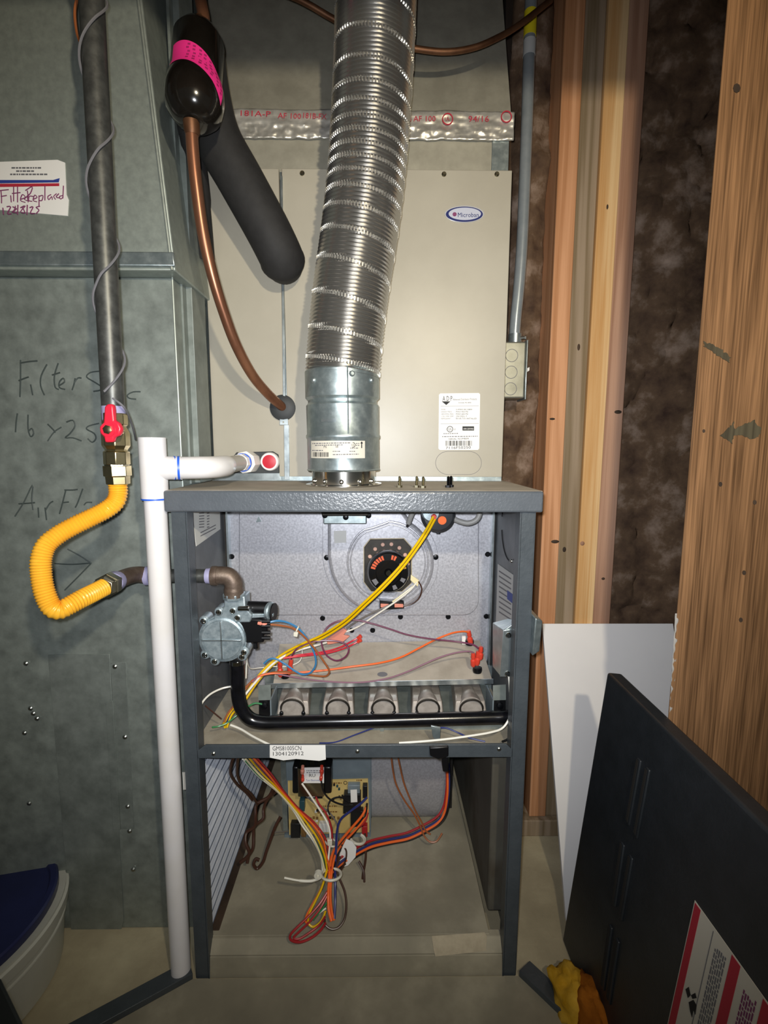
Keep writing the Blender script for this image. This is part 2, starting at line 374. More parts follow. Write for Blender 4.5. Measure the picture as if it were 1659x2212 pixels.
for (x, y, r) in ((1591, 191, 8), (1556, 1046, 4), (1630, 1085, 4), (1520, 931, 3), (1607, 1237, 4), (1600, 1339, 4)):
    blot(t, 'knot', [(x + r * math.cos(a * .7854), y + r * 1.3 * math.sin(a * .7854)) for a in range(8)], 'wood_rust', pf)

# ================================================================== RETURN DUCT (left)
YD, XD = 0.085, -0.274
t = thing('return_duct', 'galvanized return air duct on the left with handwritten filter notes', 'duct', (-0.8, YD, 0))
B().box(-1.35, XD, YD, 0.66, 0.0, 1.100).build('lower_duct', 'galv_low', t, bevel=0.002)
zt0 = 1.100
a = P(378, 562, 0.055); b_ = P(310, 20, 0.055)
xt = a.x + (b_.x - a.x) * (2.0 - a.z) / (b_.z - a.z)
B().hexa([(-1.35, 0.055, zt0), (a.x, 0.055, zt0), (xt, 0.055, 2.0), (-1.35, 0.055, 2.0), (-1.35, 0.66, zt0), (a.x, 0.66, zt0), (xt, 0.66, 2.0), (-1.35, 0.66, 2.0)]).build('upper_duct', 'galv_duct', t, bevel=0.002)
B().hexa([(-1.35, 0.050, zt0 + .004), (a.x + .002, 0.050, zt0 + .004), (a.x, 0.050, zt0 + .024), (-1.35, 0.050, zt0 + .024), (-1.35, 0.056, zt0 + .004), (a.x, 0.056, zt0 + .004), (a.x, 0.056, zt0 + .024), (-1.35, 0.056, zt0 + .024)]).build('slip_joint', 'galv', t, bevel=0.002)
e0 = Vector((a.x - .004, .053, zt0)); e1 = Vector((xt - .004, .053, 2.0))
B().tube([e0, e1], 0.0022, 8).build('corner_seam', 'galv_duct', t)
B().tube([(XD, YD, 0.0), (XD, YD, zt0)], 0.0018, 8).build('corner_seam', 'galv_duct', t)
B().box(XD - .001, XD + .003, 0.115, 0.2, 0.79, 2.0).build('side_flange', 'galv_old', t)
# corner filler between duct and coil cabinet
B().box(XD, -0.262, 0.13, 0.19, 0.79, 2.0).build('corner_strip', 'galv_old', t, bevel=0.001)
# patches near the bottom and their screws
def dplate(name, px, off, m):
    B().prism([P(x, y, YD) for x, y in px], (0, -off, 0)).build(name, m, t, bevel=0.0004)
dplate('patch_sheet', [(105, 1414), (238, 1412), (268, 1985), (262, 2010), (155, 2008)], 0.002, 'galv_old')
dplate('patch_strip', [(239, 1432), (273, 1430), (290, 1790), (262, 1790)], 0.0012, 'galv_old')
dplate('patch_strip', [(230, 1516), (246, 1512), (262, 1790), (246, 1790)], 0.003, 'galv_old')
for x, y in ((248, 1440), (270, 1592), (276, 1742), (288, 1878), (56, 1433), (72, 1541), (53, 1583), (63, 1735), (280, 1795), (66, 1530), (80, 1552)):
    c = P(x, y, YD - .0015); B().lathe(c, (0, -1, 0), [(0, .004), (.001, .004), (.0025, .0022)], 10).build('screw', 'screw_zinc', t)
# handwriting
def pen(name, strokes, Y, r, m, par):
    b = B()
    for s in strokes: b.tube(smoothpath([P(x, y, Y) for x, y in s], 3), r, 5)
    return b.build(name, m, par)
c4 = 3.687
def cr(l): return [[(x / c4, 600 + y / c4) for x, y in s] for s in l]
pen('handwriting_filter', cr([[(165, 655), (165, 800), (160, 950)], [(160, 680), (230, 668), (300, 662)], [(150, 820), (200, 800), (230, 790)],
    [(245, 850), (255, 900), (262, 935)], [(375, 690), (330, 780), (325, 860), (355, 935)], [(465, 680), (435, 780), (440, 870), (470, 890)], [(415, 775), (480, 755)],
    [(470, 860), (515, 830), (505, 800), (475, 830), (475, 875), (520, 890)], [(600, 800), (590, 850), (575, 895)], [(590, 840), (620, 800), (650, 800)]]), YD, .0012, 'marker', t)
pen('handwriting_size', cr([[(790, 745), (720, 755), (690, 790), (750, 830), (810, 870), (800, 895), (745, 905)]]), YD, .0012, 'marker', t)
pen('handwriting_size', cr([[(1120, 908), (1060, 910), (1015, 935), (1030, 960), (1085, 968)]]), YD, .0012, 'marker', t)
pen('handwriting_dimensions', cr([[(140, 1080), (130, 1150), (125, 1230)], [(225, 1090), (225, 1200), (245, 1265), (270, 1240), (255, 1200), (228, 1225)],
    [(380, 1165), (430, 1215), (440, 1235)], [(490, 1190), (430, 1230), (380, 1300)], [(530, 1150), (580, 1135), (600, 1180), (560, 1240), (520, 1275), (580, 1275), (650, 1300)],
    [(790, 1160), (710, 1180), (690, 1205), (750, 1240), (765, 1280), (735, 1310), (700, 1280)]]), YD, .0012, 'marker', t)
pen('handwriting_airflow', cr([[(120, 1900), (190, 1790), (260, 1650), (255, 1760), (265, 1850)], [(150, 1800), (230, 1795), (280, 1790)], [(305, 1830), (310, 1910)],
    [(360, 1830), (372, 1930)], [(365, 1850), (395, 1800), (425, 1780)], [(525, 1690), (500, 1790), (475, 1880)], [(515, 1690), (580, 1690), (620, 1685)], [(500, 1790), (550, 1785)],
    [(660, 1680), (620, 1790), (600, 1830)], [(735, 1790), (690, 1790), (670, 1810)]]), YD, .0012, 'marker', t)
pen('arrow_mark', [[(118, 1217), (155, 1219), (196, 1216)], [(146, 1186), (172, 1200), (198, 1217)], [(197, 1217), (170, 1245), (140, 1275)]], YD, .0012, 'marker', t)

# service sticker on the duct
YS = 0.055
st = thing('service_sticker', 'white filter-replaced service sticker with blue and red stripe on the duct', 'sticker', P(75, 467, YS))
pf = lambda x, y: P(x, y, YS - 0.0012)
B().prism([P(x, y, YS) for x, y in ((-45, 352), (125, 346), (141, 352), (144, 420), (149, 432), (147, 467), (-45, 450))], (0, -.001, 0)).build('paper', 'paper', st, smooth=0)
def stripe(par, name, pl, m, pf): return blot(par, name, pl, m, pf, .0003)
stripe(st, 'blue_stripe', [(-45, 390), (0, 389), (115, 389), (129, 385), (127, 394), (0, 396), (-45, 397)], 'ink_blue', pf)
stripe(st, 'red_stripe', [(-45, 399), (0, 397), (128, 396), (128, 402), (0, 404), (-45, 405)], 'ink_red', pf)
for k, (x0, x1, y) in enumerate(((25, 90, 361), (35, 75, 368), (22, 98, 375))):
    x = x0; 
    bb = B()
    while x < x1:
        w_ = random.uniform(3, 8); bb.prism([pf(x, y), pf(x + w_, y), pf(x + w_, y + 3.4), pf(x, y + 3.4)], (0, -.0002, 0)); x += w_ + 1.6
    bb.build('printed_line', 'ink_soft', st, smooth=0)
c5 = 2.37
def c5f(l, dy=0): return [[(x / c5, (y + dy) / c5) for x, y in s] for s in l]
pen('handwriting', c5f([[(5, 985), (8, 1020), (8, 1050)], [(0, 985), (45, 980)], [(5, 1015), (35, 1010)], [(55, 1010), (58, 1045)], [(70, 965), (70, 1040)], [(90, 965), (90, 1045)], [(62, 1000), (105, 995)],
    [(105, 1030), (130, 1020), (115, 1005), (105, 1035), (130, 1045)], [(140, 1010), (145, 1045), (150, 1015), (170, 1015)], [(140, 985), (148, 1040)], [(130, 985), (165, 965), (155, 1000), (125, 1030), (165, 1040)],
    [(170, 1030), (190, 1020), (178, 1008), (170, 1035), (190, 1042)], [(200, 1010), (200, 1065)], [(200, 1015), (220, 1010), (215, 1035), (200, 1035)], [(230, 960), (230, 1035)],
    [(262, 1005), (245, 1015), (250, 1032), (265, 1015), (268, 1032)], [(290, 1000), (275, 1015), (285, 1030)], [(288, 1015), (302, 1000), (288, 1018), (303, 1022)],
    [(325, 960), (322, 1025)], [(322, 1010), (305, 1015), (310, 1028), (322, 1020)]], -9), YS - .0012, .0007, 'ink_purple', st)
pen('handwritten_date', c5f([[(15, 1050), (18, 1085)], [(35, 1045), (55, 1045), (38, 1080), (58, 1080)], [(65, 1045), (85, 1055), (62, 1072), (88, 1075)], [(70, 1070), (80, 1040)], [(92, 1035), (90, 1085)],
    [(105, 1050), (130, 1040), (105, 1070), (128, 1075), (112, 1045)], [(140, 1035), (138, 1085)], [(152, 1050), (170, 1045), (155, 1078), (178, 1078)], [(205, 1042), (185, 1048), (200, 1062), (185, 1080)]], 14), YS - .0012, .0008, 'ink_purple', st)

# ================================================================== GAS LINE
YG = -0.06
gl = thing('gas_riser', 'dark iron gas riser wrapped with a thin wire in front of the duct', 'pipe', P(246, 885, YG))
g0, g1 = P(245, 885, YG), P(198, 0, YG); g2 = g1 + (g1 - g0) * 0.25
B().tube([g0, g1, g2], 0.0134, 24).build('pipe', 'iron_pipe', gl)
w = B(); ax = (g2 - g0); L_ = ax.length; ax.normalize(); u_ = Vector((1, 0, 0)); u_ = (u_ - ax * u_.dot(ax)).normalized(); v_ = ax.cross(u_)
def wirepts(zs):
    out = []
    for (tt, th, ex) in zs: out.append(g0 + ax * tt + (u_ * math.cos(th) + v_ * math.sin(th)) * (0.0150 + ex))
    return out
hel = []; th = 0
for k in range(60):
    tt = 0.02 + k * 0.0105; hel.append((tt, -math.pi / 2 + k * 0.50, 0.0006 + 0.0045 * max(0, math.sin(k * 0.5 + 2.2)) * (1 if k % 13 < 5 else 0)))
B().tube(smoothpath(wirepts(hel), 3), 0.0014, 6).build('wrapped_wire', 'ink_soft', gl)
B().tube(pxpath([(243, 860, YG - .016), (268, 880, YG - .012), (283, 912, -.03), (290, 935, 0), (293, 950, .03)]), .0013, 6).build('wrapped_wire', 'ink_soft', gl)
B().lathe(g0, (0, 0, -1), [(-0.004, .0137), (.012, .0137), (.02, .0125)], 24).build('thread_sealant', 'pipe_dope', gl)

gv = thing('gas_shutoff_valve', 'brass ball shutoff valve with red lever handle on the gas riser', 'valve', P(253, 985, YG))
vt, vb = P(247, 893, YG), P(252, 985, YG)
B().lathe(vt, vb - vt, [(0, .0150), (.014, .0150), (.016, .0125), (.024, .0165), (.040, .0165), (.046, .0125), (.048, .0155), (.064, .0155)], 8, .39).build('body', 'brass', gv, smooth=25, bevel=.0008)
c = P(237, 928, YG - .030)
B().lathe(c + Vector((0, .022, 0)), (0, -1, 0), [(0, .007), (.016, .007)], 16).build('stem', 'brass', gv)
h = B(); pl = [(225, 878), (232, 872), (243, 873), (245, 885), (246, 908), (255, 912), (262, 926), (258, 940), (246, 945), (244, 955), (226, 956), (224, 944), (215, 936), (214, 922), (223, 912)]
h.prism([P(x, y, YG - .034) for x, y in pl], (0, .008, 0)); hd = h.build('lever_handle', 'red_plastic', gv, bevel=.002)
B().lathe(P(234, 928, YG - .034), (0, -1, 0), [(0, .0055), (.003, .0055), (.004, .003)], 6).build('nut', 'brass', hd)
B().lathe(P(234, 928, YG - .0335), (0, -1, 0), [(0, .0085), (.0015, .0085)], 20).build('washer', 'red_plastic', hd)

gc = thing('flexible_gas_connector', 'yellow coated corrugated gas connector hose bent in a loop', 'hose', P(125, 1335, -.11))
path = pxpath([(254, 1042, YG), (255, 1066, YG), (248, 1086, YG - .004), (228, 1102, YG - .012), (195, 1119, YG - .022), (160, 1136, YG - .034), (125, 1156, YG - .045), (100, 1178, YG - .053), (89, 1208, YG - .058),
               (89, 1240, YG - .06), (95, 1275, YG - .062), (106, 1303, YG - .062), (118, 1316, YG - .061), (132, 1317, YG - .057), (148, 1309, YG - .051), (175, 1294, YG - .038), (205, 1279, YG - .02), (228, 1267, YG - .006)], 8)
def resample(pts, step):
    out = [pts[0].copy()]; acc = 0
    for i in range(len(pts) - 1):
        a, b = pts[i], pts[i + 1]; L = (b - a).length; d = step - acc
        while d <= L:
            out.append(a + (b - a) * (d / L)); d += step
        acc = L - (d - step)
    return out
rp = resample(path, 0.00085)
B().tube(rp, [0.0103 + 0.0014 * (0.5 + 0.5 * math.cos(2 * math.pi * i / 4)) for i in range(len(rp))], 20).build('corrugated_hose', 'csst_yellow', gc, smooth=70)
n0 = P(252, 985, YG)
B().lathe(P(251, 980, YG), (0, 0, -1), [(0, .011), (.006, .011), (.007, .0145), (.018, .0145), (.019, .0115), (.022, .0115)], 6, .3).build('hex_nipple', 'fitting_grey', gc, smooth=20, bevel=.0006)
B().lathe(P(253, 1006, YG), (0, 0, -1), [(0, .0165), (.013, .0165), (.0135, .0145), (.0235, .0140)], 6, .2).build('flare_nut', 'brass', gc, smooth=20, bevel=.0006)
d = (P(262, 1249, 0.0) - P(222, 1270, YG - .008)).normalized(); s0 = P(222, 1270, YG - .008)
B().lathe(s0, d, [(0, .0125), (.004, .0145), (.012, .0145), (.013, .0165), (.028, .0165), (.029, .013), (.036, .013)], 6, .3).build('flare_nut', 'fitting_grey', gc, smooth=20, bevel=.0006)
gp = thing('gas_inlet_pipe', 'short dark iron gas pipe with elbows entering the furnace side', 'pipe', P(300, 1245, 0.02))
e = s0 + d * .034
B().lathe(e, d, [(0, .0135), (.012, .0145), (.016, .0135)], 20).build('collar', 'pipe_dope', gp)
el = smoothpath([e + d * .012, P(280, 1244, .012), P(300, 1241, .030), P(322, 1244, .036)], 6)
B().tube(el, .0122, 18).build('street_elbow', 'iron_rust', gp)
B().lathe(P(316, 1244, .036), (1, 0, 0), [(0, .0145), (.008, .0145)], 20).build('collar', 'pipe_dope', gp)
B().cyl(P(318, 1244, .036), P(462, 1244, .035), .0104, n=20).build('pipe', 'iron_pipe', gp)
B().lathe(P(446, 1244, .035), (1, 0, 0), [(0, .0115), (.008, .0120), (.010, .0108)], 20).build('thread_sealant', 'pipe_dope', gp)
B().lathe(P(458, 1244, .035), (1, 0, 0), [(0, .0148), (.006, .0152), (.009, .0145)], 20).build('elbow_bead', 'iron_rust', gp)
B().tube(smoothpath([P(460, 1244, .035), P(480, 1243, .037), P(495, 1246, .038), P(504, 1258, .038), P(505, 1272, .038), P(505, 1288, .038)], 5), [.0138] * 20 + [.0145] * 6, 20).build('elbow', 'iron_rust', gp)

# ================================================================== PVC CONDENSATE DRAIN
YV = 0.004
pv = thing('condensate_drain', 'white plastic condensate drain pipe with tee in front of the furnace corner', 'drain pipe', PZ(392, 2130, 0))
tt0, tt1 = P(328, 945, YV), P(331, 1078, YV); bt = P(392, 2112, YV); bt.z = max(bt.z, 0.004)
axis = (bt - tt0).normalized()
def on(z): return tt0 + axis * ((z - tt0.z) / axis.z)
B().lathe(tt0, axis, [(0, .0155), (0, .0182), ((tt1 - tt0).length, .0182), ((tt1 - tt0).length, .0155)], 32).build('tee', 'pvc', pv, bevel=.0004)
B().tube([on(tt1.z + .01), on(0.004)], .0152, 28).build('down_pipe', 'pvc', pv)
B().lathe(on(tt1.z + .0015), axis, [(0, .0185), (.0022, .0185)], 32).build('primer_ring', 'blue_primer', pv)
arm = [P(330, 1011, YV), P(392, 1011, YV + .004)]
B().tube(arm, .0165, 28).build('tee_branch', 'pvc', pv)
B().tube([P(384, 1011, YV + .003), P(389, 1011, YV + .004)], .0169, 28).build('primer_ring', 'blue_primer', pv)
B().tube([P(375, 1011, YV + .002), P(378, 1011, YV + .003)], .0168, 28).build('primer_ring', 'blue_primer', pv)
B().tube(smoothpath([P(388, 1011, YV + .004), P(430, 1010, .012), P(462, 1009, .030), P(482, 1007, .055), P(488, 1006, .075)], 5), .0158, 28).build('street_elbow', 'pvc', pv)
B().tube([P(482, 1007, .06), P(512, 1001, .135), P(527, 999, .175)], .0134, 28).build('stub_pipe', 'pvc_grey', pv)
q0 = P(524, 999, .160); qd = Vector((.15, 1, 0)).normalized()
B().lathe(q0, qd, [(-.012, .0150), (.006, .0155), (.008, .0198), (.030, .0198), (.038, .018)], 8, .2).build('threaded_adapter', 'white_plastic', pv, smooth=25, bevel=.0006)
B().lathe(q0 + qd * .002, qd, [(-.003, .0158), (.0, .0158)], 26).build('primer_ring', 'blue_primer', pv)
# ================================================================== EVAPORATOR COIL CABINET
YC = 0.20
ZC0 = 0.7895; ZC1 = P(800, 365, YC).z; XC0, XC1 = -0.262, P(1094, 700, YC).x
cc = thing('coil_cabinet', 'beige painted evaporator coil cabinet standing on the furnace', 'coil cabinet', (0, YC, ZC0))
B().box(XC0, XC1, YC + .012, 0.70, ZC0, ZC1).build('casing', 'galv', cc)
xs0, xs1 = P(607, 700, YC).x, P(618, 700, YC).x
B().box(xs1 - .002, XC1 + .001, YC, YC + .012, ZC0 + .007, ZC1).build('front_panel', 'coil_paint', cc, bevel=.0012)
B().box(XC0, xs0 + .002, YC + .001, YC + .012, ZC0 + .007, ZC1).build('side_front_panel', 'coil_paint', cc, bevel=.0012)
B().box(XC0, XC1, YC - .001, YC + .012, ZC0, ZC0 + .0075).build('bottom_flange', 'galv', cc)
seam = P(612, 600, YC).z
for (ya, yb, xa, xb) in ((382, 575, 607, 611), (590, 860, 609, 614), (905, 918, 605, 623), (918, 1036, 614, 625)):
    b = B(); b.prism([P(xa, ya, YC), P(xb, ya, YC), P(xb + (yb - ya) * .012, yb, YC), P(xa + (yb - ya) * .012, yb, YC)], (0, -.004, 0)); b.build('seam_strip', 'zinc', cc, bevel=.0004)
for x, y in ((653, 375), (959, 377), (1073, 377), (602, 604), (613, 912)):
    r = .0042 if y < 400 else .0025
    B().lathe(P(x, y, YC), (0, -1, 0), [(0, r), (.002, r), (.0042, r * .55)], 8).build('screw', 'fitting_grey', cc)
pf = lambda x, y: P(x, y, YC - .0006)
# oval brand badge
def ell(cx, cy, rx, ry, n=40): return [(cx + rx * math.cos(2 * math.pi * k / n), cy + ry * math.sin(2 * math.pi * k / n)) for k in range(n)]
bd = B().prism([P(x, y, YC) for x, y in ell(1003, 463, 43, 18.5)], (0, -.0014, 0)).build('badge', 'badge_silver', cc, bevel=.0003)
B().prism([P(x, y, YC - .0014) for x, y in ell(1003, 463, 40, 16.5)], (0, -.0004, 0)).build('badge_ring', 'badge_blue', bd)
B().prism([P(x, y, YC - .0018) for x, y in ell(1004, 462, 35, 13.5)], (0, -.0004, 0)).build('badge_face', 'badge_face', bd)
text('badge_lettering', 'Microban', (989, 469), (1034, 469), 10, 'badge_blue', bd, lambda x, y: P(x, y, YC - .0022))
B().prism([P(x, y, YC - .0022) for x, y in ell(982, 463, 4.5, 4.5, 16)], (0, -.0004, 0)).build('badge_dot', 'ink_purple', bd)
# rating label
lab = B().prism([P(x, y, YC) for x, y in ((948, 853), (951, 850), (1034, 849), (1037, 852), (1035, 969), (1032, 972), (950, 972), (947, 969))], (0, -.0008, 0)).build('rating_label', 'paper', cc, smooth=0)
lf = lambda x, y: P(x, y, YC - .0009)
def lines(par, name, rows, m, pf, hh=2.6, thick=(0, -.0002, 0), gap=1.4, wr_=(2, 6)):
    b = B()
    for (x0, x1, y0, y1) in rows:
        x = x0
        while x < x1:
            w_ = min(random.uniform(*wr_), x1 - x); f = (x - x0) / max(1, x1 - x0); f2 = (x + w_ - x0) / max(1, x1 - x0)
            ya, yb = y0 + (y1 - y0) * f, y0 + (y1 - y0) * f2
            b.prism([pf(x, ya), pf(x + w_, yb), pf(x + w_, yb + hh), pf(x, ya + hh)], thick); x += w_ + gap
    return b.build(name, m, par, smooth=0)
text('logo_lettering', 'A D P', (956, 866), (977, 866), 11, 'ink', lab, lf)
blot(lab, 'logo_mark', [(954, 867), (973, 867), (964, 875)], 'ink', lf, .0003)
text('label_title', 'Advanced Distributor Products', (978, 865), (1030, 864), 4.5, 'ink_soft', lab, lf)
text('label_city', 'Grenada, MS 38901', (990, 871), (1018, 871), 2.6, 'ink', lab, lf)
for y in (877, 915): blot(lab, 'rule', [(952, y), (1034, y - .5), (1034, y + .1), (952, y + .6)], 'ink_soft', lf, .0002)
for k, (a_, b_) in enumerate((('MODEL', 'S14M42C1BC150BW'), ('DESIGN PRESS', 'MAX 450 PSI'), ('ABNORMAL PRESS', 'MAX 600 PSI'), ('COIL OPER TEMP', '250 DEG. F'), ('REFRIGERANT', 'R410A TXV INSTALLED'))):
    y = 886 + k * 4.9
    text('label_text', a_, (953, y), (953 + len(a_) * 1.9, y), 3.0, 'ink_soft', lab, lf)
    text('label_text', b_, (985, y), (985 + len(b_) * 2.35, y), 3.2, 'ink', lab, lf)
B().torus(lf(972, 927), (0, 1, 0), S(YC, 6), S(YC, .7), 24, 5).build('listing_circle', 'ink', lab)
text('listing_mark', 'UL', (969, 930), (976, 929), 6, 'ink', lab, lf); text('listing_mark', 'C', (963, 929), (965, 929), 3.5, 'ink', lab, lf); text('listing_mark', 'US', (980, 929), (984, 929), 3.5, 'ink', lab, lf)
blot(lab, 'certification_mark', [(999, 921), (1024, 921), (1024, 930), (999, 930)], 'ink', lf, .0003)
text('certification_lettering', 'AHRI CERTIFIED', (1001, 928), (1023, 928), 3.5, 'paper', lab, lambda x, y: P(x, y, YC - .0013))
lines(lab, 'printed_line', [(958, 990, 936, 935.5), (955, 1032, 942.5, 941.5)], 'ink_soft', lf, 1.6)
text('label_text', 'SERIAL NUMBER', (969, 950), (1013, 949), 3.4, 'ink', lab, lf)
b = B(); x = 962.5
while x < 1020:
    w_ = random.choice((.8, .8, 1.5, 2.2)); b.prism([lf(x, 952), lf(x + w_, 952), lf(x + w_, 963), lf(x, 963)], (0, -.0002, 0)); x += w_ + random.choice((.8, 1.4, 2))
b.build('barcode', 'ink', lab, smooth=0)
text('serial_number', '7116F50250', (963, 970), (1017, 969), 5.5, 'ink', lab, lf)
# oval knockout outline
b = B(); kp = []
for k in range(41):
    a_ = math.pi / 2 + math.pi * k / 40; kp.append((968 + 27 * math.cos(a_), 1000 - 25 * math.sin(a_)))
for k in range(41):
    a_ = -math.pi / 2 + math.pi * k / 40; kp.append((1013 + 27 * math.cos(a_), 1000 - 25 * math.sin(a_)))
kp.append(kp[0]); B().tube([P(x, y, YC) for x, y in kp], .0004, 5).build('knockout_outline', 'ink_soft', cc)
# drain port plate
dp = B().prism([P(x, y, YC - .001) for x, y in ((500, 1022), (502, 990), (512, 977), (590, 975), (602, 982), (604, 1000), (604, 1022))], (0, -.004, 0)).build('drain_port_plate', 'rubber', cc, bevel=.001)
B().prism([P(x, y, YC - .001) for x, y in ((503, 1022), (604, 1022), (606, 1036), (455, 1038), (458, 1030))], (0, -.0015, 0)).build('drain_pan_lip', 'zinc', cc)
pc = P(584, 997, YC - .005)
B().lathe(pc, (0, -1, 0), [(0, .0165), (.006, .0165), (.009, .0150), (.009, .012)], 28).build('port_ring', 'white_plastic', dp)
B().lathe(pc, (0, -1, 0), [(.005, .0125), (.0105, .0120), (.0115, .004), (.0115, .0004)], 24).build('port_plug', 'red_plug', dp)

# ================================================================== SUPPLY PLENUM + FOIL TAPE
pl = thing('supply_plenum', 'sheet metal supply plenum above the coil with foil tape band', 'plenum', (0, .22, ZC1))
x0 = -0.262; x1 = P(1096, 330, .212).x; za, zb = ZC1, P(900, 262, .212).z; zt = 1.75
B().box(x0, x1, .212, .68, za, zb).build('collar', 'plenum_metal', pl, bevel=.001)
B().box(P(1062, 330, .212).x, x1 + .002, .209, .24, za, zb).build('corner_strip', 'galv', pl, bevel=.001)
xu = P(1106, 235, .212).x; xv = P(1088, 60, .25).x
B().hexa([(x0, .210, zb), (xu, .210, zb), (xv + (xv - xu) * .4, .30, zt), (x0, .30, zt), (x0, .68, zb), (xu, .68, zb), (xv, .68, zt), (x0, .68, zt)]).build('upper_section', 'plenum_metal', pl, bevel=.001)
def tape(u, v):
    x = x0 + (xu + .003 - x0) * u; yy = 302 - 62 * v
    p = P(900, yy, .207); n = noise.fractal(Vector((x * 60, v * 5, 2)), .8, 2, 4) * .0022 * (1 if v < .45 else .35) + noise.fractal(Vector((x * 14, v * 3, 7)), .8, 2, 3) * .0016
    return Vector((x, .2065 - n - .001, p.z + (noise.noise(Vector((x * 30, 5, 0))) * .002 if v in (0, 1) else 0)))
o = B().grid(tape, 240, 18).build('foil_tape', 'foil', pl, smooth=60)
sm = o.modifiers.new('solid', 'SOLIDIFY'); sm.thickness = .002; sm.offset = 1
tf = lambda x, y: P(x, y, .2035)
for s, a_, b_, h_ in (('AF 100', (893, 262), (941, 262), 12), ('94/16', (1012, 263), (1056, 263), 13), ('AF 100', (600, 255), (650, 257), 12), ('181A-P', (520, 250), (585, 252), 12), ('181B-FX', (655, 255), (705, 258), 12)):
    text('tape_print', s, a_, b_, h_, 'ink_red', o, tf)
B().torus(tf(967, 257), (0, 1, 0), S(.2, 10), S(.2, 1.2), 22, 5).build('tape_mark', 'ink_red', o); text('tape_print', 'UL', (962, 261), (972, 260), 9, 'ink_red', o, tf)
B().torus(tf(1094, 252), (0, 1, 0), S(.2, 10), S(.2, 1.2), 22, 5).build('tape_mark', 'ink_red', o)
blot(o, 'tape_mark', [(876, 247), (888, 247), (888, 262), (876, 262)], 'ink_red', tf, .0002)

# ================================================================== VENT
YV2 = 0.11
vc = P(743, 1052, YV2); vb_ = Vector((vc.x, YV2, 0.7895))
vn = thing('vent_connector', 'galvanized vent connector sleeve on a bright steel collar of the furnace', 'vent collar', vb_)
zb0, zb1, zb2 = P(740, 1016, YV2).z, P(740, 872, YV2).z, P(740, 803, YV2).z
R1 = S(YV2, 68) ; R2 = S(YV2, 76.5)
tilt = Vector((P(739, 803, YV2).x - vc.x, 0, zb2 - vc.z)).normalized()
def vz(z): return vb_ + tilt * ((z - vb_.z) / tilt.z)
B().lathe(vb_, tilt, [(0, R1), (zb0 - vb_.z + .02, R1)], 48).build('steel_collar', 'steel_bright', vn)
B().lathe(vb_, tilt, [(0.0, R1 + .010), (.0015, R1 + .010), (.003, R1 + .001)], 48).build('base_flange', 'steel_bright', vn)
for a_ in (-2.6, -2.1, -1.57, -1.0, -.5):
    B().ball(vz(.797) + Vector((math.cos(a_), math.sin(a_), 0)) * (R1 + .001), .0035, .0035, .004, 10, 6).build('flange_tab', 'steel_bright', vn)
B().lathe(vz(zb0), tilt, [(0, R1), (.0, R2), (.0015, R2 + .0012), (.003, R2), (.050, R2), (.052, R2 + .0014), (.056, R2 + .0014), (.058, R2)] + [(zb1 - zb0 - .004, R2), (zb1 - zb0, R2 - .003), (zb1 - zb0 + .004, R2 - .003), (zb1 - zb0 + .008, R2 + .001), (zb2 - zb0 - .002, R2 + .001), (zb2 - zb0, R2 - .001), (zb2 - zb0, R1)], 56).build('sleeve', 'galv', vn)
B().tube([vz(zb0 + .058) + Vector((.012, -R2 - .0004, 0)), vz(zb2) + Vector((.012, -R2 - .0010, 0))], .0011, 6).build('lock_seam', 'galv', vn)
for px_, py_ in ((686, 829), (764, 818), (802, 828)):
    q = P(px_, py_, YV2); dx = max(-.98, min(.98, (q.x - vz(q.z).x) / R2)); nrm = Vector((dx, -math.sqrt(1 - dx * dx), 0))
    B().lathe(vz(q.z) + nrm * R2, nrm, [(0, .0048), (.002, .0045), (.004, .0025)], 8).build('screw', 'galv', vn)
# curved slot, curved label
def oncyl(px, py, r):      # point on the sleeve for a pixel
    q = P(px, py, YV2 - r * .95); c_ = vz(q.z); dx = max(-.995, min(.995, (q.x - c_.x) / r)); return c_ + Vector((dx * r, -math.sqrt(1 - dx * dx) * r, 0))
B().grid(lambda u, v: oncyl(693 + 33 * u, 905 + 6 * v, R2 + .0012), 8, 2).build('slot_emboss', 'zinc', vn)
vl = B().grid(lambda u, v: oncyl(668 + 120 * u, 952 + 38 * v, R2 + .0006 + (.0006 if v in (0, 1) else 0)), 24, 3).build('listing_label', 'label_dirty', vn)
lc = lambda x, y: oncyl(x, y, R2 + .0010)
def cyltext(s, a, b, h, m='ink'): return text('label_text', s, a, b, h, m, vl, lc, lift=(0, -.0003, 0), up=(0, -1))
cyltext('METAL-FAB', (699, 968), (731, 967), 5.5); lines(vl, 'printed_line', [(671, 757, 957, 955.5), (678, 742, 961, 960), (671, 697, 972, 972), (719, 735, 974, 974), (755, 768, 974, 974), (719, 775, 981, 980)], 'ink_soft', lc, 2.0)
b = B(); x = 673
while x < 709:
    w_ = random.choice((.8, 1.4, 2.2)); b.prism([lc(x, 977), lc(x + w_, 977), lc(x + w_, 987), lc(x, 987)], (0, -.0003, 0)); x += w_ + random.choice((1, 1.6))
b.build('barcode', 'ink', vl, smooth=0)
B().torus(lc(762.5, 961), (.3, 1, 0), S(YV2 - .05, 5), S(YV2, .6), 20, 5).build('listing_circle', 'ink', vl); cyltext('UL', (759.5, 963.5), (765.5, 963.5), 5); lines(vl, 'printed_line', [(769, 776, 957, 957), (769, 776, 961, 961), (757, 775, 967, 967)], 'ink_soft', lc, 2.0)
blot(vl, 'arrow', [(780, 968), (780, 958), (778, 958), (781, 953), (784, 958), (782, 958), (782, 968)], 'ink', lc, .0003)

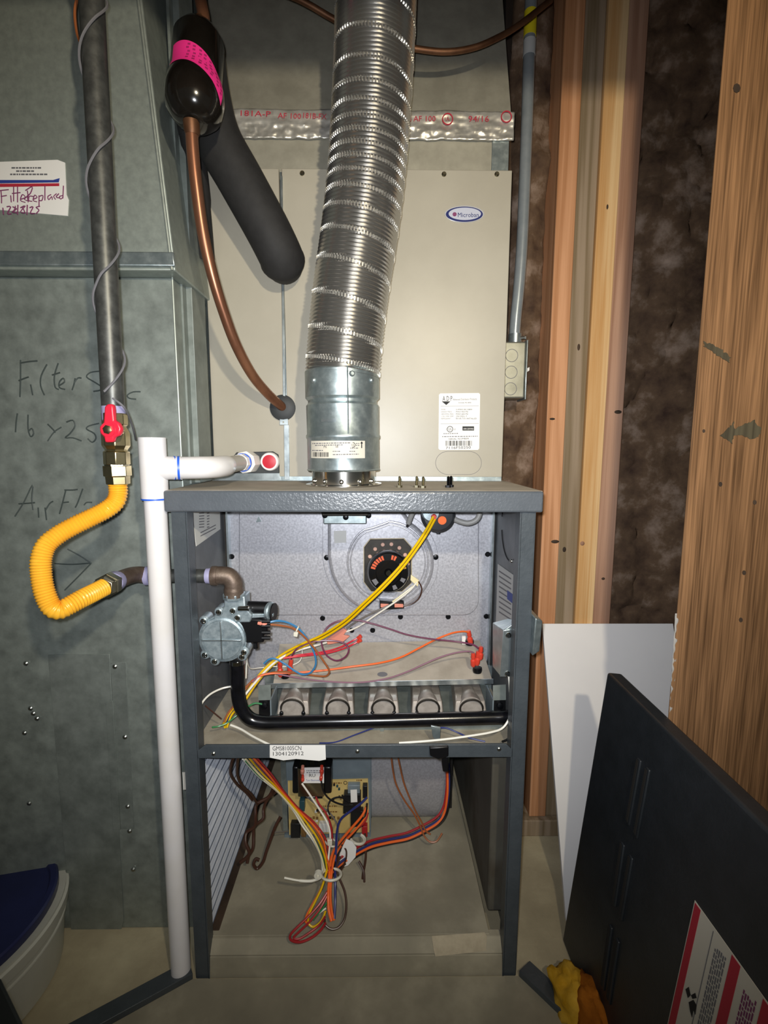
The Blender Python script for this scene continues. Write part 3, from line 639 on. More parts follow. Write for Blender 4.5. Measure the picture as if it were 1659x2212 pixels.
fx = thing('flexible_vent_pipe', 'corrugated bright aluminium flexible vent pipe rising to the ceiling', 'vent pipe', vz(zb2))
cpts = [(740, 812), (744, 760), (751, 690), (761, 610), (773, 530), (785, 440), (793, 360), (799, 280), (804, 200), (808, 120), (811, 40), (813, -60), (813, -180)]
cen = smoothpath([P(x, y, YV2) for x, y in cpts], 10)
cen = resample(cen, .0014)
RF = .0575
tap = lambda i: RF + .0
def rad(i):
    ph = (i % 4) / 4.0; return tap(i) + .0016 * math.cos(2 * math.pi * ph)
B().tube(cen, [rad(i) for i in range(len(cen))], 56, caps=False).build('corrugated_liner', 'flex_alu', fx, smooth=75)
b = B(); n = len(cen); pitch = 24.0; a_ = 0.0; i = 4.0
# helical lock seam: short crimps all along the liner
per = 78
while i < n - 4:
    k = int(i); f = i - k; c_ = cen[k].lerp(cen[k + 1], f); T = (cen[k + 2] - cen[k - 2]).normalized()
    u = Vector((1, 0, 0)); u = (u - T * u.dot(T)).normalized(); v = T.cross(u); ang = -a_
    nr = u * math.cos(ang) + v * math.sin(ang)
    if nr.y < .35: b.obox(c_ + nr * (RF + .0010), nr.cross(T), T, nr, .00085, .0026, .0011)
    a_ += 2 * math.pi / per; i += (pitch + 12 * math.sin(k * .021)) / per
b.build('lock_seam_crimps', 'flex_alu_light', fx, kind='stuff')

# ================================================================== REFRIGERANT LINES
fd = thing('filter_drier', 'glossy black filter drier with a bright pink label', 'filter drier', P(420, 270, .03))
d0, d1 = P(417, 262, .015), P(432, 66, .06)
ax_ = (d1 - d0).normalized(); Ld = (d1 - d0).length
Rd = S(.03, 49)
B().lathe(d0, ax_, [(-.002, .009), (.0, .018), (.006, Rd * .80), (.018, Rd * 1.06), (.036, Rd * 1.14), (.050, Rd * 1.10), (.060, Rd * 1.0), (.066, Rd * .99), (Ld - .022, Rd * .99), (Ld - .008, Rd * .78), (Ld, .016), (Ld + .01, .010)], 36).build('shell', 'drier_black', fd, smooth=50)
def ondr(tt, ang, r):
    u = Vector((1, 0, 0)); u = (u - ax_ * u.dot(ax_)).normalized(); v = ax_.cross(u); return d0 + ax_ * tt + (u * math.cos(ang) + v * math.sin(ang)) * r
drp = [(.018, 1.06), (.036, 1.14), (.050, 1.10), (.060, 1.0), (.066, .99), (.5, .99)]
def drr(t_):
    for (a0_, r0_), (a1_, r1_) in zip(drp, drp[1:]):
        if t_ <= a1_: return Rd * (r0_ + (r1_ - r0_) * max(0, (t_ - a0_) / (a1_ - a0_)))
    return Rd * .99
sg = 1 if ondr(0, math.pi / 2, 1).y < d0.y else -1
pk = B().grid(lambda u, v: ondr(.052 + .034 * v - .040 * u * u + .008 * u, sg * (2.25 - 2.15 * u), drr(.052 + .034 * v - .040 * u * u + .008 * u) + .0006), 24, 3).build('pink_label', 'pink', fd, smooth=60)
def drf(x, y): # label-local plane for print
    return ondr(x, sg * y, drr(x) + .0010)
b = B()
for k in range(7):
    for j in range(5):
        u = .30 + .1 * k + random.uniform(0, .03); tt = .052 - .040 * u * u + .008 * u + .005 + .0055 * j; aa = 2.25 - 2.15 * u
        b.add([drf(tt, aa), drf(tt, aa - .10), drf(tt + .0028, aa - .10), drf(tt + .0028, aa)], [(0, 1, 2, 3)])
b.build('label_print', 'ink_pink', pk, smooth=0)
B().lathe(d1, ax_, [(.0, .012), (.018, .0085)], 16).build('top_stub', 'copper_old', fd)
ll = thing('copper_liquid_line', 'bare copper liquid line curving from the drier to the coil', 'copper pipe', P(611, 880, YC))
lp = [(413, 258, .015), (416, 320, .018), (424, 400, .024), (438, 500, .035), (458, 590, .05), (482, 670, .07), (510, 745, .095), (545, 810, .13), (580, 852, .165), (611, 880, .198)]
lpp = pxpath(lp, 6)
B().tube(lpp, .0081, 16).build('pipe', 'copper', ll)
B().lathe(P(413, 262, .015), P(416, 300, .017) - P(413, 262, .015), [(0, .0105), (.012, .0102), (.016, .0085)], 16).build('brazed_joint', 'copper_old', ll)
B().tube(pxpath([(436, 66, .062), (440, 40, .066), (436, 15, .07), (432, -10, .074), (431, -60, .08)]), .0081, 14).build('upper_pipe', 'copper', ll)
B().lathe(P(611, 881, YC), (0, -1, 0), [(0, S(YC, 27)), (.003, S(YC, 27)), (.006, S(YC, 20)), (.007, .009)], 30).build('rubber_grommet', 'rubber', ll)
sl = thing('insulated_suction_line', 'thick black foam insulated suction line slanting down to the coil', 'insulated pipe', P(615, 585, YC))
sp = pxpath([(431, 120, .115), (447, 220, .118), (470, 300, .122), (520, 390, .130), (575, 490, .142), (604, 548, .155), (612, 570, .170), (613, 582, .188)], 6)
rr = [S(.12, 47)] * len(sp)
for k in range(10): rr[-1 - k] = S(.14, 47) * min(1, .62 + .05 * k)
B().tube(sp, rr, 28).build('foam_sleeve', 'foam_black', sl)
B().lathe(P(613, 578, YC), (0, -1, 0), [(0, .020), (.006, .024), (.02, .024)], 24).build('rubber_grommet', 'rubber', sl)
B().tube(pxpath([(610, 588, YC - .004), (611, 600, YC - .003)]), .003, 8).build('tie_tail', 'foam_black', sl)
# insulated line climbing behind the drier and the copper line's dark sleeve
il = thing('insulated_riser', 'dark foam sleeve running down beside the bare copper line', 'insulated pipe', P(432, 560, .17))
B().tube(pxpath([(402, 90, .10), (405, 240, .12), (420, 330, .14), (435, 450, .165), (445, 560, .185)], 6), [.018] * 12 + [.016] * 6 + [.0145] * 7, 20).build('foam_sleeve', 'foam_black', il)
ob = thing('overhead_copper_line', 'dull copper line sagging across behind the vent pipe', 'copper pipe', P(1000, 108, .15))
B().tube(pxpath([(520, -50, .12), (640, -4, .13), (722, 42, .14), (810, 88, .15), (890, 104, .155), (960, 112, .16), (1020, 104, .165), (1070, 84, .17), (1120, 55, .18), (1190, 0, .2)], 6), .0045, 12).build('pipe', 'copper_old', ob)
ct = thing('control_cable', 'thin brown control cable dangling beside the gas riser', 'cable', P(165, 60, -.02))
B().tube(pxpath([(175, -30, -.03), (162, 20, -.03), (166, 70, -.035), (178, 105, -.045), (186, 140, -.05), (190, 200, -.052)], 6), .0016, 7).build('strand', 'wire_tan', ct)

# ================================================================== CONDUIT, SWITCH BOX, ARMOURED CABLE
YE = .29
em = thing('electrical_conduit', 'galvanized electrical conduit with yellow sticker bending into the switch box', 'conduit', P(1112, 735, YE))
B().tube(pxpath([(1152, -80, YE), (1147, 0, YE), (1142, 150, YE), (1137, 300, YE), (1132, 430, YE), (1127, 540, YE), (1121, 620, YE), (1114, 690, YE), (1111, 735, YE)], 8), S(YE, 11.5), 22).build('tube', 'emt', em)
B().lathe(P(1113, 722, YE), (0, 0, -1), [(0, S(YE, 14)), (.020, S(YE, 14)), (.021, S(YE, 11))], 22).build('connector', 'zinc', em)
B().lathe(P(1122, 730, YE - .008), (1, -.4, 0), [(0, .003), (.010, .003), (.010, .0045), (.013, .004)], 10).build('set_screw', 'screw_zinc', em)
def sleeve(ya, yb, m, nm):
    p0, p1 = P(1147 - ya * .033, ya, YE), P(1147 - yb * .033, yb, YE); B().tube([p0, p1], S(YE, 12), 22).build(nm, m, em)
sleeve(25, 80, 'sticker_yellow', 'yellow_sticker'); sleeve(88, 122, 'paper_grey', 'grey_sticker')
sb = thing('switch_box', 'metal handy box with toggle switch mounted beside the coil cabinet', 'switch box', P(1110, 865, YE))
bx0, bx1 = XC1 + .002, P(1129, 800, YE).x; zt_, zb_ = P(1112, 742, YE).z, P(1112, 862, YE).z
B().box(bx0, bx1, YE - .018, YE + .03, zb_, zt_).build('body', 'box_steel', sb, bevel=.003)
B().box(bx1, bx1 + .003, YE - .021, YE + .034, zb_ - .003, zt_ + .003).build('cover_plate', 'zinc', sb, bevel=.001)
B().hexa([(bx1 + .003, YE - .004, zb_ + .048), (bx1 + .003, YE + .008, zb_ + .048), (bx1 + .003, YE + .008, zb_ + .056), (bx1 + .003, YE - .004, zb_ + .056),
          (bx1 + .013, YE - .002, zb_ + .054), (bx1 + .013, YE + .006, zb_ + .054), (bx1 + .013, YE + .006, zb_ + .061), (bx1 + .013, YE - .002, zb_ + .061)]).build('toggle', 'white_plastic', sb, bevel=.001)
for y_ in (768, 804, 840):
    q = P(1110, y_, YE - .018); q.x = (bx0 + bx1) / 2 + .0005
    B().torus(q, (0, 1, 0), S(YE, 12.5), .0006, 28, 5).build('knockout', 'ink_soft', sb)
ac = thing('armoured_cable', 'flexible metal armoured cable dropping from the switch box to the furnace', 'cable', (XC1 + .01, YE, .79))
ap = resample(smoothpath([(bx0 + .012, YE - .004, zb_ + .004), (XC1 + .013, YE - .004, .92), (XC1 + .010, YE - .003, .86), (XC1 + .007, YE, .792)], 8), .0022)
B().tube(ap, [.0074 + .0020 * math.cos(2 * math.pi * i / 5) for i in range(len(ap))], 14).build('armour', 'iron_pipe', ac, smooth=70)
# ================================================================== FURNACE CABINET
XF, XW, ZF = 0.2667, 0.2577, 0.789
YB = 0.22
fu = thing('furnace', 'dark grey gas furnace cabinet with both doors off and its insides showing', 'furnace', (0, 0, 0))
B().box(-.2658, XF, 0.0, 0.70, .7855, ZF).build('top_panel', 'dust_tan', fu)
B().box(-.2658, XF, -.007, 0.0, .7590, ZF).build('top_rail', 'paint_grey', fu, bevel=.003, seg=3)
for s in (-1, 1):
    B().box(s * XW - (0 if s < 0 else .0205), s * XW + (.0205 if s < 0 else 0), -.001, .0015, .0, .7590).build('corner_post', 'paint_dark', fu, bevel=.0008)
    B().box(s * (XW - .0205) - .0012, s * (XW - .0205) + .0012, -.001, .022, .0, .7590).build('post_return', 'paint_dark', fu)
    B().box(s * XW - .001, s * XW + .001, .0, .70, .0, .7855).build('side_panel', 'paint_dark', fu)
    B().box(s * (XW - .004) - .001, s * (XW - .004) + .001, .002, YB, .386, .7855).build('inner_side', 'inner_wall', fu)
B().box(-XW, XW, .698, .70, 0, .7855).build('rear_panel', 'inner_wall', fu)
B().box(XW - .034, XW - .002, .06, .69, .055, .385).build('side_liner', 'liner', fu, bevel=.003)
# deck and its front rail
zr0, zr1 = .3835, .4045
B().hexa([(-XW + .0, -.0015, zr0), (XW, -.0015, zr0), (XW, -.0015, zr0 + .010), (-XW, -.0015, zr0 + .010), (-XW, .0025, zr0), (XW, .0025, zr0), (XW, .0025, zr0 + .01), (-XW, .0025, zr0 + .01)])
rl = B().prism([(-.2377, -.002, zr0), (.2377, -.002, zr0), (.2377, -.002, zr0 + .012), (.229, -.002, zr1), (-.226, -.002, zr1), (-.2377, -.002, zr0 + .012)], (0, .0045, 0)).build('deck_rail', 'paint_dark', fu, bevel=.0008)
B().box(-XW + .001, XW - .001, .0025, YB, zr0, zr0 + .004).build('deck', 'dust_deck', fu)
for x_ in (461, 772, 1078):
    B().lathe(P(x_, 1628 - (x_ - 461) * .016, -.002), (0, -1, 0), [(0, .0033), (.001, .0033), (.0022, .002)], 10).build('screw', 'screw_zinc', rl)
# base: blower compartment floor, front sill
B().box(-XW + .001, .2185, .020, .69, .050, .055).build('compartment_floor', 'dusty_floor', fu, bevel=.001)
B().hexa([(-.2377, -.001, .0), (.2377, -.001, .0), (.2377, .004, .034), (-.2377, .004, .034), (-.2377, .03, .0), (.2377, .03, .0), (.2377, .03, .034), (-.2377, .03, .034)]).build('front_sill', 'dusty_floor', fu, bevel=.001)
B().hexa([(-.2377, .004, .036), (.2377, .004, .036), (.2377, .018, .053), (-.2377, .018, .053), (-.2377, .03, .036), (.2377, .03, .036), (.2377, .03, .053), (-.2377, .03, .053)]).build('sill_step', 'dusty_floor', fu, bevel=.001)
sp_ = [(932, 2022), (1046, 2014), (1051, 2022), (1049, 2050), (1052, 2054), (940, 2066), (936, 2050)]
def sillpt(x, y): return PL(x, y, Vector((0, .004, .036)), Vector((0, -.017, .014)).normalized())
b = B(); b.prism([sillpt(x, y) + Vector((0, -.0008, .0008)) for x, y in sp_], (0, -.001, .0012)); b.build('masking_tape', 'tape_tan', fu, smooth=0)
# model label on the deck rail
lb = B().prism([P(x, y, -.0022) for x, y in ((583, 1609), (703, 1609), (704, 1640), (690, 1643), (640, 1639), (612, 1642), (583, 1636))], (0, -.0006, 0)).build('model_label', 'paper', fu, smooth=0)
lf = lambda x, y: P(x, y, -.0030)
text('label_lettering', 'GMS81005CN', (589, 1621), (651, 1620), 9.5, 'ink', lb, lf); text('label_lettering', '1304120912', (590, 1632), (656, 1631), 8.5, 'ink', lb, lf)
# right inner wall: oval knock-out and rating sticker
XI = XW - .0055
kf = lambda x, y: PX(x, y, XI)
b = B(); pts = [kf(1104 + 20 * math.cos(a * .1257), 1135 + 78 * math.sin(a * .1257)) for a in range(0, 51)]
for seg_ in ((1, 11), (14, 25), (27, 32), (46, 50)): b.tube(pts[seg_[0]:seg_[1]], .0012, 5)
b.build('knockout_slot', 'ink', fu)
B().ball(kf(1105, 1212), .003).build('knockout_tab', 'screw_zinc', fu)
rs = B().prism([kf(x, y) for x, y in ((1076, 1218), (1110, 1242), (1111, 1345), (1072, 1345))], (-.0008, 0, 0)).build('rating_sticker', 'paper_grey', fu, smooth=0)
kg = lambda x, y: PX(x, y, XI - .001)
b = B()
for k in range(9):
    y_ = 1232 + k * 11; b.prism([kg(1078, y_), kg(1104, y_ + 17), kg(1104, y_ + 20), kg(1078, y_ + 3)], (-.0002, 0, 0))
b.build('sticker_print', 'ink_soft', rs, smooth=0)
b = B(); b.prism([kg(1096, 1275), kg(1108, 1284), kg(1108, 1304), kg(1096, 1294)], (-.0004, 0, 0)); b.build('sticker_block', 'ink_blue', rs, smooth=0)
# paper on the left inner wall
kl = lambda x, y: PX(x, y, -XI)
ps = B().prism([kl(x, y) for x, y in ((414, 1098), (474, 1098), (475, 1143), (423, 1180))], (.0008, 0, 0)).build('instruction_sheet', 'paper_old', fu, smooth=0)
b = B(); kk = lambda x, y: PX(x, y, -XI + .001)
for k in range(6):
    y_ = 1108 + k * 6; b.prism([kk(430, y_), kk(441, y_ - 1), kk(441, y_ + 1), kk(430, y_ + 2)], (.0002, 0, 0)); b.prism([kk(447, y_), kk(452, y_ - 1), kk(452, y_ + 1), kk(447, y_ + 2)], (.0002, 0, 0))
for y_ in (1150, 1157): b.prism([kk(433, y_), kk(466, y_ - 17), kk(466, y_ - 15), kk(433, y_ + 2)], (.0002, 0, 0))
b.build('sheet_print', 'ink_soft', ps, smooth=0)
b = B(); b.prism([kk(408, 1152), kk(414, 1160), kk(414, 1225), kk(408, 1225)], (.0012, 0, 0)); b.build('pipe_slot', 'dark_void', fu, smooth=0)
# side stickers seen outside, near the drain
b = B(); b.prism([PX(395, 1668, -XW - .001), PX(401, 1668, -XW - .001), PX(403, 1706, -XW - .001), PX(397, 1706, -XW - .001)], (-.0006, 0, 0)); b.build('edge_sticker', 'paper', fu, smooth=0)
# vestibule panel
def rrect(x0, x1, y0, y1, r, n=8):
    out = []
    for cx, cy, a0 in ((x1 - r, y0 + r, -90), (x1 - r, y1 - r, 0), (x0 + r, y1 - r, 90), (x0 + r, y0 + r, 180)):
        for k in range(n + 1):
            a_ = math.radians(a0 + 90 * k / n); out.append((cx + r * math.cos(a_), cy + r * math.sin(a_)))
    return out
vp = B().box(-.2465, .2490, YB, YB + .003, zr0 + .004, .7855).build('heat_exchanger_panel', 'galv_speckle', fu)
B().prism([P(x, y, YB) for x, y in rrect(517, 1034, 1040, 1328, 34)], (0, -.005, 0)).build('panel_emboss', 'galv_speckle', vp, bevel=.0035, seg=3)
for x_ in (-.2465, .2455): B().box(x_, x_ + .0035, YB - .014, YB, zr0 + .004, .7855).build('panel_flange', 'zinc', vp)
B().box(-XW + .005, -.2465, YB - .004, YB + .002, zr0, .7855).build('edge_strip', 'plate_dark', vp)
B().box(.249, XW - .005, YB - .004, YB + .002, zr0, .7855).build('edge_strip', 'plate_dark', vp)
scm = None
for x, y in ((501, 1202), (697, 1335), (865, 1332), (968, 1332), (1050, 1331), (1053, 1197), (760, 1361), (805, 1361), (500, 1335)):
    o_ = B().lathe(P(x, y, YB), (0, -1, 0), [(0, .0050), (.002, .0050), (.0032, .0035)], 12).build('screw', 'screw_dark', vp)
blot(vp, 'warning_triangle', [(553, 1128), (559, 1114), (565, 1127)], 'galv', lambda x, y: P(x, y, YB - .0052), .0008)

# ================================================================== INDUCER
iv = thing('inducer_blower', 'draft inducer with black round motor on a stamped metal housing', 'blower', P(835, 1345, YB))
Yi = YB - .006
def arc(cx, cy, r, a0, a1, n): return [(cx + r * math.cos(math.radians(a0 + (a1 - a0) * k / n)), cy + r * math.sin(math.radians(a0 + (a1 - a0) * k / n))) for k in range(n + 1)]
outl = [(697, 1095), (697, 1195)] + arc(830, 1195, 133, 180, 90, 14)[1:] + arc(835, 1213, 112, 82, -60, 22) + [(870, 1095)]
outl2 = [(709, 1095), (709, 1198)] + arc(833, 1200, 122, 180, 92, 14)[1:] + arc(836, 1213, 100, 84, -58, 22) + [(866, 1095)]
B().prism([P(x, y, Yi) for x, y in outl], (0, -.003, 0)).build('housing_flange', 'galv_speckle', iv, bevel=.0008)
hs = B().prism([P(x, y, Yi - .003) for x, y in outl2], (0, -.016, 0)).build('housing', 'galv_speckle', iv, bevel=.007, seg=3)
Yh = Yi - .019
rp_ = arc(838, 1213, 86, -75, 235, 48)
rp_ = [(775, 1150)] + [q for q in rp_ if not (q[0] < 800 and q[1] < 1150)] 
ring = arc(838, 1214, 87, -88, 226, 60) + [(788, 1144), (805, 1140), (828, 1132), (838, 1128)]
for rr_, rad_ in ((1.0, .0022), (.93, .0016)):
    B().tube([P(838 + (x - 838) * rr_, 1214 + (y - 1214) * rr_, Yh) for x, y in ring + [ring[0]]], rad_, 7).build('housing_rib', 'galv_speckle', hs)
B().prism([P(x, y, Yi) for x, y in ((702, 1108), (793, 1108), (793, 1127), (702, 1127))], (0, -.030, 0)).build('outlet_collar', 'galv', iv, bevel=.002)
B().prism([P(x, y, Yi) for x, y in ((698, 1100), (799, 1100), (797, 1109), (700, 1109))], (0, -.036, 0)).build('outlet_boot', 'plate_dark', iv, bevel=.002)
for x, y, Y_ in ((747, 1117, Yi - .03), (702, 1113, Yi - .03), (796, 1113, Yi - .03), (706, 1204, Yi - .003), (941, 1203, Yi - .003)):
    B().lathe(P(x, y, Y_), (0, -1, 0), [(0, .0052), (.0025, .0052), (.0035, .003)], 12).build('screw', 'screw_dark', iv)
# the small sticker stays blank paper with a grey block
B().prism([P(x, y, Yh) for x, y in ((721, 1147), (748, 1146), (748, 1172), (722, 1173))], (0, -.0006, 0)).build('small_sticker', 'paper_grey', iv, smooth=0)
# motor
mp_ = B().prism([P(x, y, Yh - .001) for x, y in ((800, 1165), (872, 1164), (888, 1182), (888, 1258), (868, 1276), (802, 1276), (787, 1256), (787, 1182))], (0, -.004, 0)).build('mounting_plate', 'plate_dark', iv, bevel=.0006)
B().prism([P(x, y, Yh) for x, y in ((799, 1163), (873, 1162), (890, 1181), (890, 1259), (869, 1278), (801, 1278), (785, 1257), (785, 1181))], (0, -.0012, 0)).build('plate_gasket', 'tape_tan', mp_)
for k in range(9):
    a_ = math.radians(-155 + k * 25); x_, y_ = 838 + 43 * math.cos(a_), 1222 + 47 * math.sin(a_)
    B().lathe(P(x_, y_, Yh - .005), (0, -1, 0), [(0, .0036), (.0008, .0032)], 12).build('vent_hole', 'hole_pink', mp_)
mc = P(840, 1228, Yh - .05); m0 = P(838, 1222, Yh - .004); mx_ = Vector((0, -1, 0))
Rm = S(Yh - .05, 45)
B().lathe(m0, mx_, [(0, Rm * .86), (.022, Rm * .86), (.022, Rm * 1.0), (.028, Rm * 1.04), (.046, Rm * 1.04), (.052, Rm * .96), (.0525, Rm * .62), (.049, Rm * .60), (.049, Rm * .2), (.053, Rm * .16), (.055, Rm * .08), (.055, .0005)], 48).build('motor', 'motor_black', iv, smooth=40)
mo = iv.children[-1]
B().lathe(m0 + mx_ * .0545, mx_, [(0, .005), (.002, .0045)], 16).build('shaft_end', 'chrome', mo)
def dab(a0, a1, m, n=4):
    b = B()
    for k in range(n):
        a_ = math.radians(a0 + (a1 - a0) * k / n); a2 = math.radians(a0 + (a1 - a0) * (k + .7) / n); z_ = Yh - .0045 - .0528
        c_ = m0 + mx_ * .0526
        def pt(a, r): return c_ + Vector((math.cos(a) * r, 0, -math.sin(a) * r))
        b.prism([pt(a_, Rm * .68), pt(a2, Rm * .68), pt(a2, Rm * .9), pt(a_, Rm * .9)], (0, -.0006, 0))
    b.build('motor_print', m, mo, smooth=0)
dab(195, 255, 'orange_print', 6); dab(280, 300, 'orange_print', 2); dab(-40, -10, 'gold_print', 2); dab(135, 165, 'ink_soft', 1); dab(60, 80, 'ink_soft', 1); dab(20, 40, 'ink_soft', 1)
B().prism([P(x, y, Yh - .006) for x, y in ((887, 1240), (905, 1252), (902, 1266), (886, 1252))], (0, -.006, 0)).build('lead_sleeve', 'wire_cream', iv, bevel=.001)
B().prism([P(x, y, Yh - .002) for x, y in ((820, 1293), (872, 1296), (872, 1310), (820, 1314))], (0, -.012, 0)).build('plug_housing', 'black_plastic', iv, bevel=.001)
for xa, xb in ((822, 840), (852, 871)):
    B().prism([P(x, y, Yh - .0145) for x, y in ((xa, 1303), (xb, 1304), (xb, 1311), (xa, 1311))], (0, -.004, 0)).build('plug', 'crimp_pink', iv, bevel=.0008)

# ================================================================== PRESSURE SWITCH
pw = thing('pressure_switch', 'dark round pressure switch with orange dot tucked under the top rail', 'switch', P(943, 1150, .13))
pc_ = P(944, 1111, .14)
B().lathe(pc_, (0, -1, 0), [(0, S(.12, 34)), (.010, S(.12, 38)), (.014, S(.12, 38)), (.018, S(.12, 34)), (.020, S(.12, 31)), (.0215, .0003)], 40).build('body', 'grey_plastic', pw)
B().lathe(P(930, 1107, .120), (0, -1, 0), [(0, S(.12, 20)), (.008, S(.12, 17)), (.009, .0003)], 28).build('clear_cap', 'alu_cast', pw)
B().lathe(P(955, 1124, .1190), (0, -1, 0), [(0, S(.12, 9.2)), (.0016, S(.12, 9.2))], 24).build('orange_dot', 'dot_orange', pw)
B().lathe(P(937, 1116, .112), (0, -1, 0), [(0, .005), (.006, .0035)], 12).build('wire_boot', 'crimp_red', pw)
B().cyl(P(946, 1143, .13), P(946, 1152, .13), .0035, n=12).build('nipple', 'grey_plastic', pw)
B().box(-.0 + P(925, 1100, .14).x, P(975, 1100, .14).x, .14, YB - .005, .752, .7855).build('bracket', 'galv', pw)
hz = thing('pressure_hose', 'grey rubber hose looping from the pressure switch to the right', 'hose', P(1010, 1135, .13))
B().tube(pxpath([(975, 1118, .13), (992, 1126, .13), (1012, 1130, .128), (1030, 1122, .126), (1037, 1104, .126), (1036, 1080, .128)]), S(.13, 6), 14).build('tube', 'hose_grey', hz)
hz = thing('pressure_hose', 'short grey hose stub hanging left of the pressure switch', 'hose', P(880, 1132, .15))
B().tube(pxpath([(915, 1088, .15), (902, 1096, .15), (891, 1108, .15), (882, 1131, .155)]), S(.15, 6), 14).build('tube', 'hose_grey', hz)
B().cyl(P(883, 1128, .155), P(880, 1136, .17), .003, n=10).build('barb', 'black_plastic', hz)

# ================================================================== GAS VALVE + MANIFOLD
Yg = .035
gk = thing('gas_valve', 'cast aluminium gas valve with round ribbed cover and black solenoid block', 'gas valve', P(485, 1430, .04))
disc = P(481, 1380, Yg)
R_ = S(Yg, 53)
B().lathe(disc + Vector((0, .028, 0)), (0, -1, 0), [(0, R_ * .95), (.020, R_ * .98), (.020, R_ * 1.03), (.028, R_ * 1.03)], 44).build('body', 'alu_cast', gk, bevel=.0008)
fc = B().lathe(disc, (0, -1, 0), [(0, R_ * .97), (.003, R_ * .95), (.004, R_ * .86), (.0055, R_ * .84), (.0055, .0003)], 44).build('diaphragm_cover', 'alu_cast', gk, smooth=30)
B().box(disc.x - .0012, disc.x + .0012, Yg - .0075, Yg - .005, disc.z - R_ * .82, disc.z + R_ * .82).build('rib', 'zinc', fc, bevel=.0005)
B().box(disc.x - R_ * .82, disc.x + R_ * .82, Yg - .0075, Yg - .005, disc.z - .0012, disc.z + .0012).build('rib', 'zinc', fc, bevel=.0005)
for x, y in ((441, 1340), (514, 1333), (444, 1413), (528, 1407), (474, 1321), (504, 1318), (524, 1417), (465, 1427)):
    q = P(x, y, Yg); ear = B().lathe(q + Vector((0, .02, 0)), (0, -1, 0), [(0, .0075), (.021, .0075), (.022, .0065)], 16).build('screw_ear', 'alu_cast', gk)
    B().lathe(q + Vector((0, -.002, 0)), (0, -1, 0), [(0, .0045), (.003, .0043), (.004, .003), (.0028, .0018)], 12).build('screw', 'chrome', ear)
B().prism([P(x, y, Yg - .002) for x, y in ((484, 1290), (529, 1288), (530, 1312), (545, 1330), (540, 1345), (460, 1345), (462, 1330), (483, 1312))], (0, .030, 0)).build('inlet_block', 'alu_cast', gk, bevel=.002)
B().lathe(P(506, 1293, Yg + .005), (0, 0, 1), [(0, .0165), (.008, .0170), (.010, .0150)], 8, .39).build('inlet_hub', 'alu_cast', gk, smooth=25, bevel=.0008)
B().cyl(P(515, 1314, Yg - .006), P(537, 1314, Yg - .006), .0042, n=16).build('pressure_tap', 'chrome', gk)
sol = B().prism([P(x, y, Yg + .0) for x, y in ((514, 1336), (562, 1338), (578, 1345), (578, 1365), (570, 1372), (570, 1388), (520, 1390), (524, 1360))], (0, .034, 0)).build('solenoid_block', 'black_plastic', gk, bevel=.002)
B().cyl(P(520, 1312, Yg + .016), P(585, 1314, Yg + .016), .0105, n=22).build('coil', 'black_plastic', gk)
B().prism([P(x, y, Yg + .004) for x, y in ((517, 1326), (590, 1326), (590, 1333), (517, 1337))], (0, .018, 0)).build('coil_bracket', 'alu_cast', gk, bevel=.001)
B().lathe(P(580, 1319, Yg + .010), (1, -.35, 0), [(0, .013), (.004, .0138), (.006, .012)], 26).build('coil_cap', 'alu_cast', gk)
B().lathe(P(590, 1322, Yg + .012), (1, -.2, 0), [(0, .014), (.002, .014)], 26).build('coil_cap_ring', 'black_plastic', gk)
for y in (1342, 1352, 1366, 1378): B().cyl(P(566, y, Yg - .002), P(584, y, Yg - .002), .0030, n=8).build('terminal', 'black_plastic', sol)
B().cyl(P(552, 1388, Yg + .01), P(553, 1400, Yg + .01), .004, n=10).build('adjuster', 'black_plastic', sol)
mn = thing('gas_manifold', 'glossy black gas manifold pipe bending from the valve across the burners', 'pipe', P(515, 1560, .05))
mpth = pxpath([(513, 1424, .048), (514, 1455, .048), (514, 1490, .048), (517, 1515, .048), (525, 1537, .048), (540, 1553, .048), (562, 1560, .048), (600, 1561, .049), (700, 1559, .05), (850, 1556, .052), (1000, 1552, .054), (1098, 1549, .055)], 6)
B().tube(mpth, S(.045, 16.0), 24).build('tube', 'iron_black', mn)
B().lathe(P(513, 1430, .048), (0, 0, -1), [(-.004, .0125), (.002, .0125)], 22).build('outlet_bushing', 'chrome', mn)
tb = P(490, 1555, .0); 

# ================================================================== BURNER ASSEMBLY
bu = thing('burner_assembly', 'five-tube burner assembly under a dusty tan cover plate', 'burner', P(820, 1560, .12))
pA = [P(590, 1478, .125), P(1063, 1468, .125), P(1036, 1383, YB - .002), P(604, 1391, YB - .002)]
pB = [q + Vector((0, 0, -.003)) for q in pA]
B().hexa(pA + pB).build('cover_plate', 'dust_tan', bu, smooth=0)
f0, f1 = P(590, 1478, .125), P(1063, 1468, .125)
B().hexa([f0 + Vector((-.012, -.002, -.007)), f1 + Vector((.002, -.002, -.007)), f1 + Vector((.002, -.002, .0015)), f0 + Vector((-.012, -.002, .0015)), f0 + Vector((-.012, .0, -.007)), f1 + Vector((.002, .0, -.007)), f1 + Vector((.002, .0, .0015)), f0 + Vector((-.012, .0, .0015))]).build('cover_lip', 'zinc', bu)
B().prism([PL(x, y, pA[0], (pA[1] - pA[0]).cross(pA[3] - pA[0]).normalized()) for x, y in ell(826, 1457, 11, 5, 16)], (0, 0, .0006)).build('sight_hole', 'ink_soft', bu)
zf = f0.z
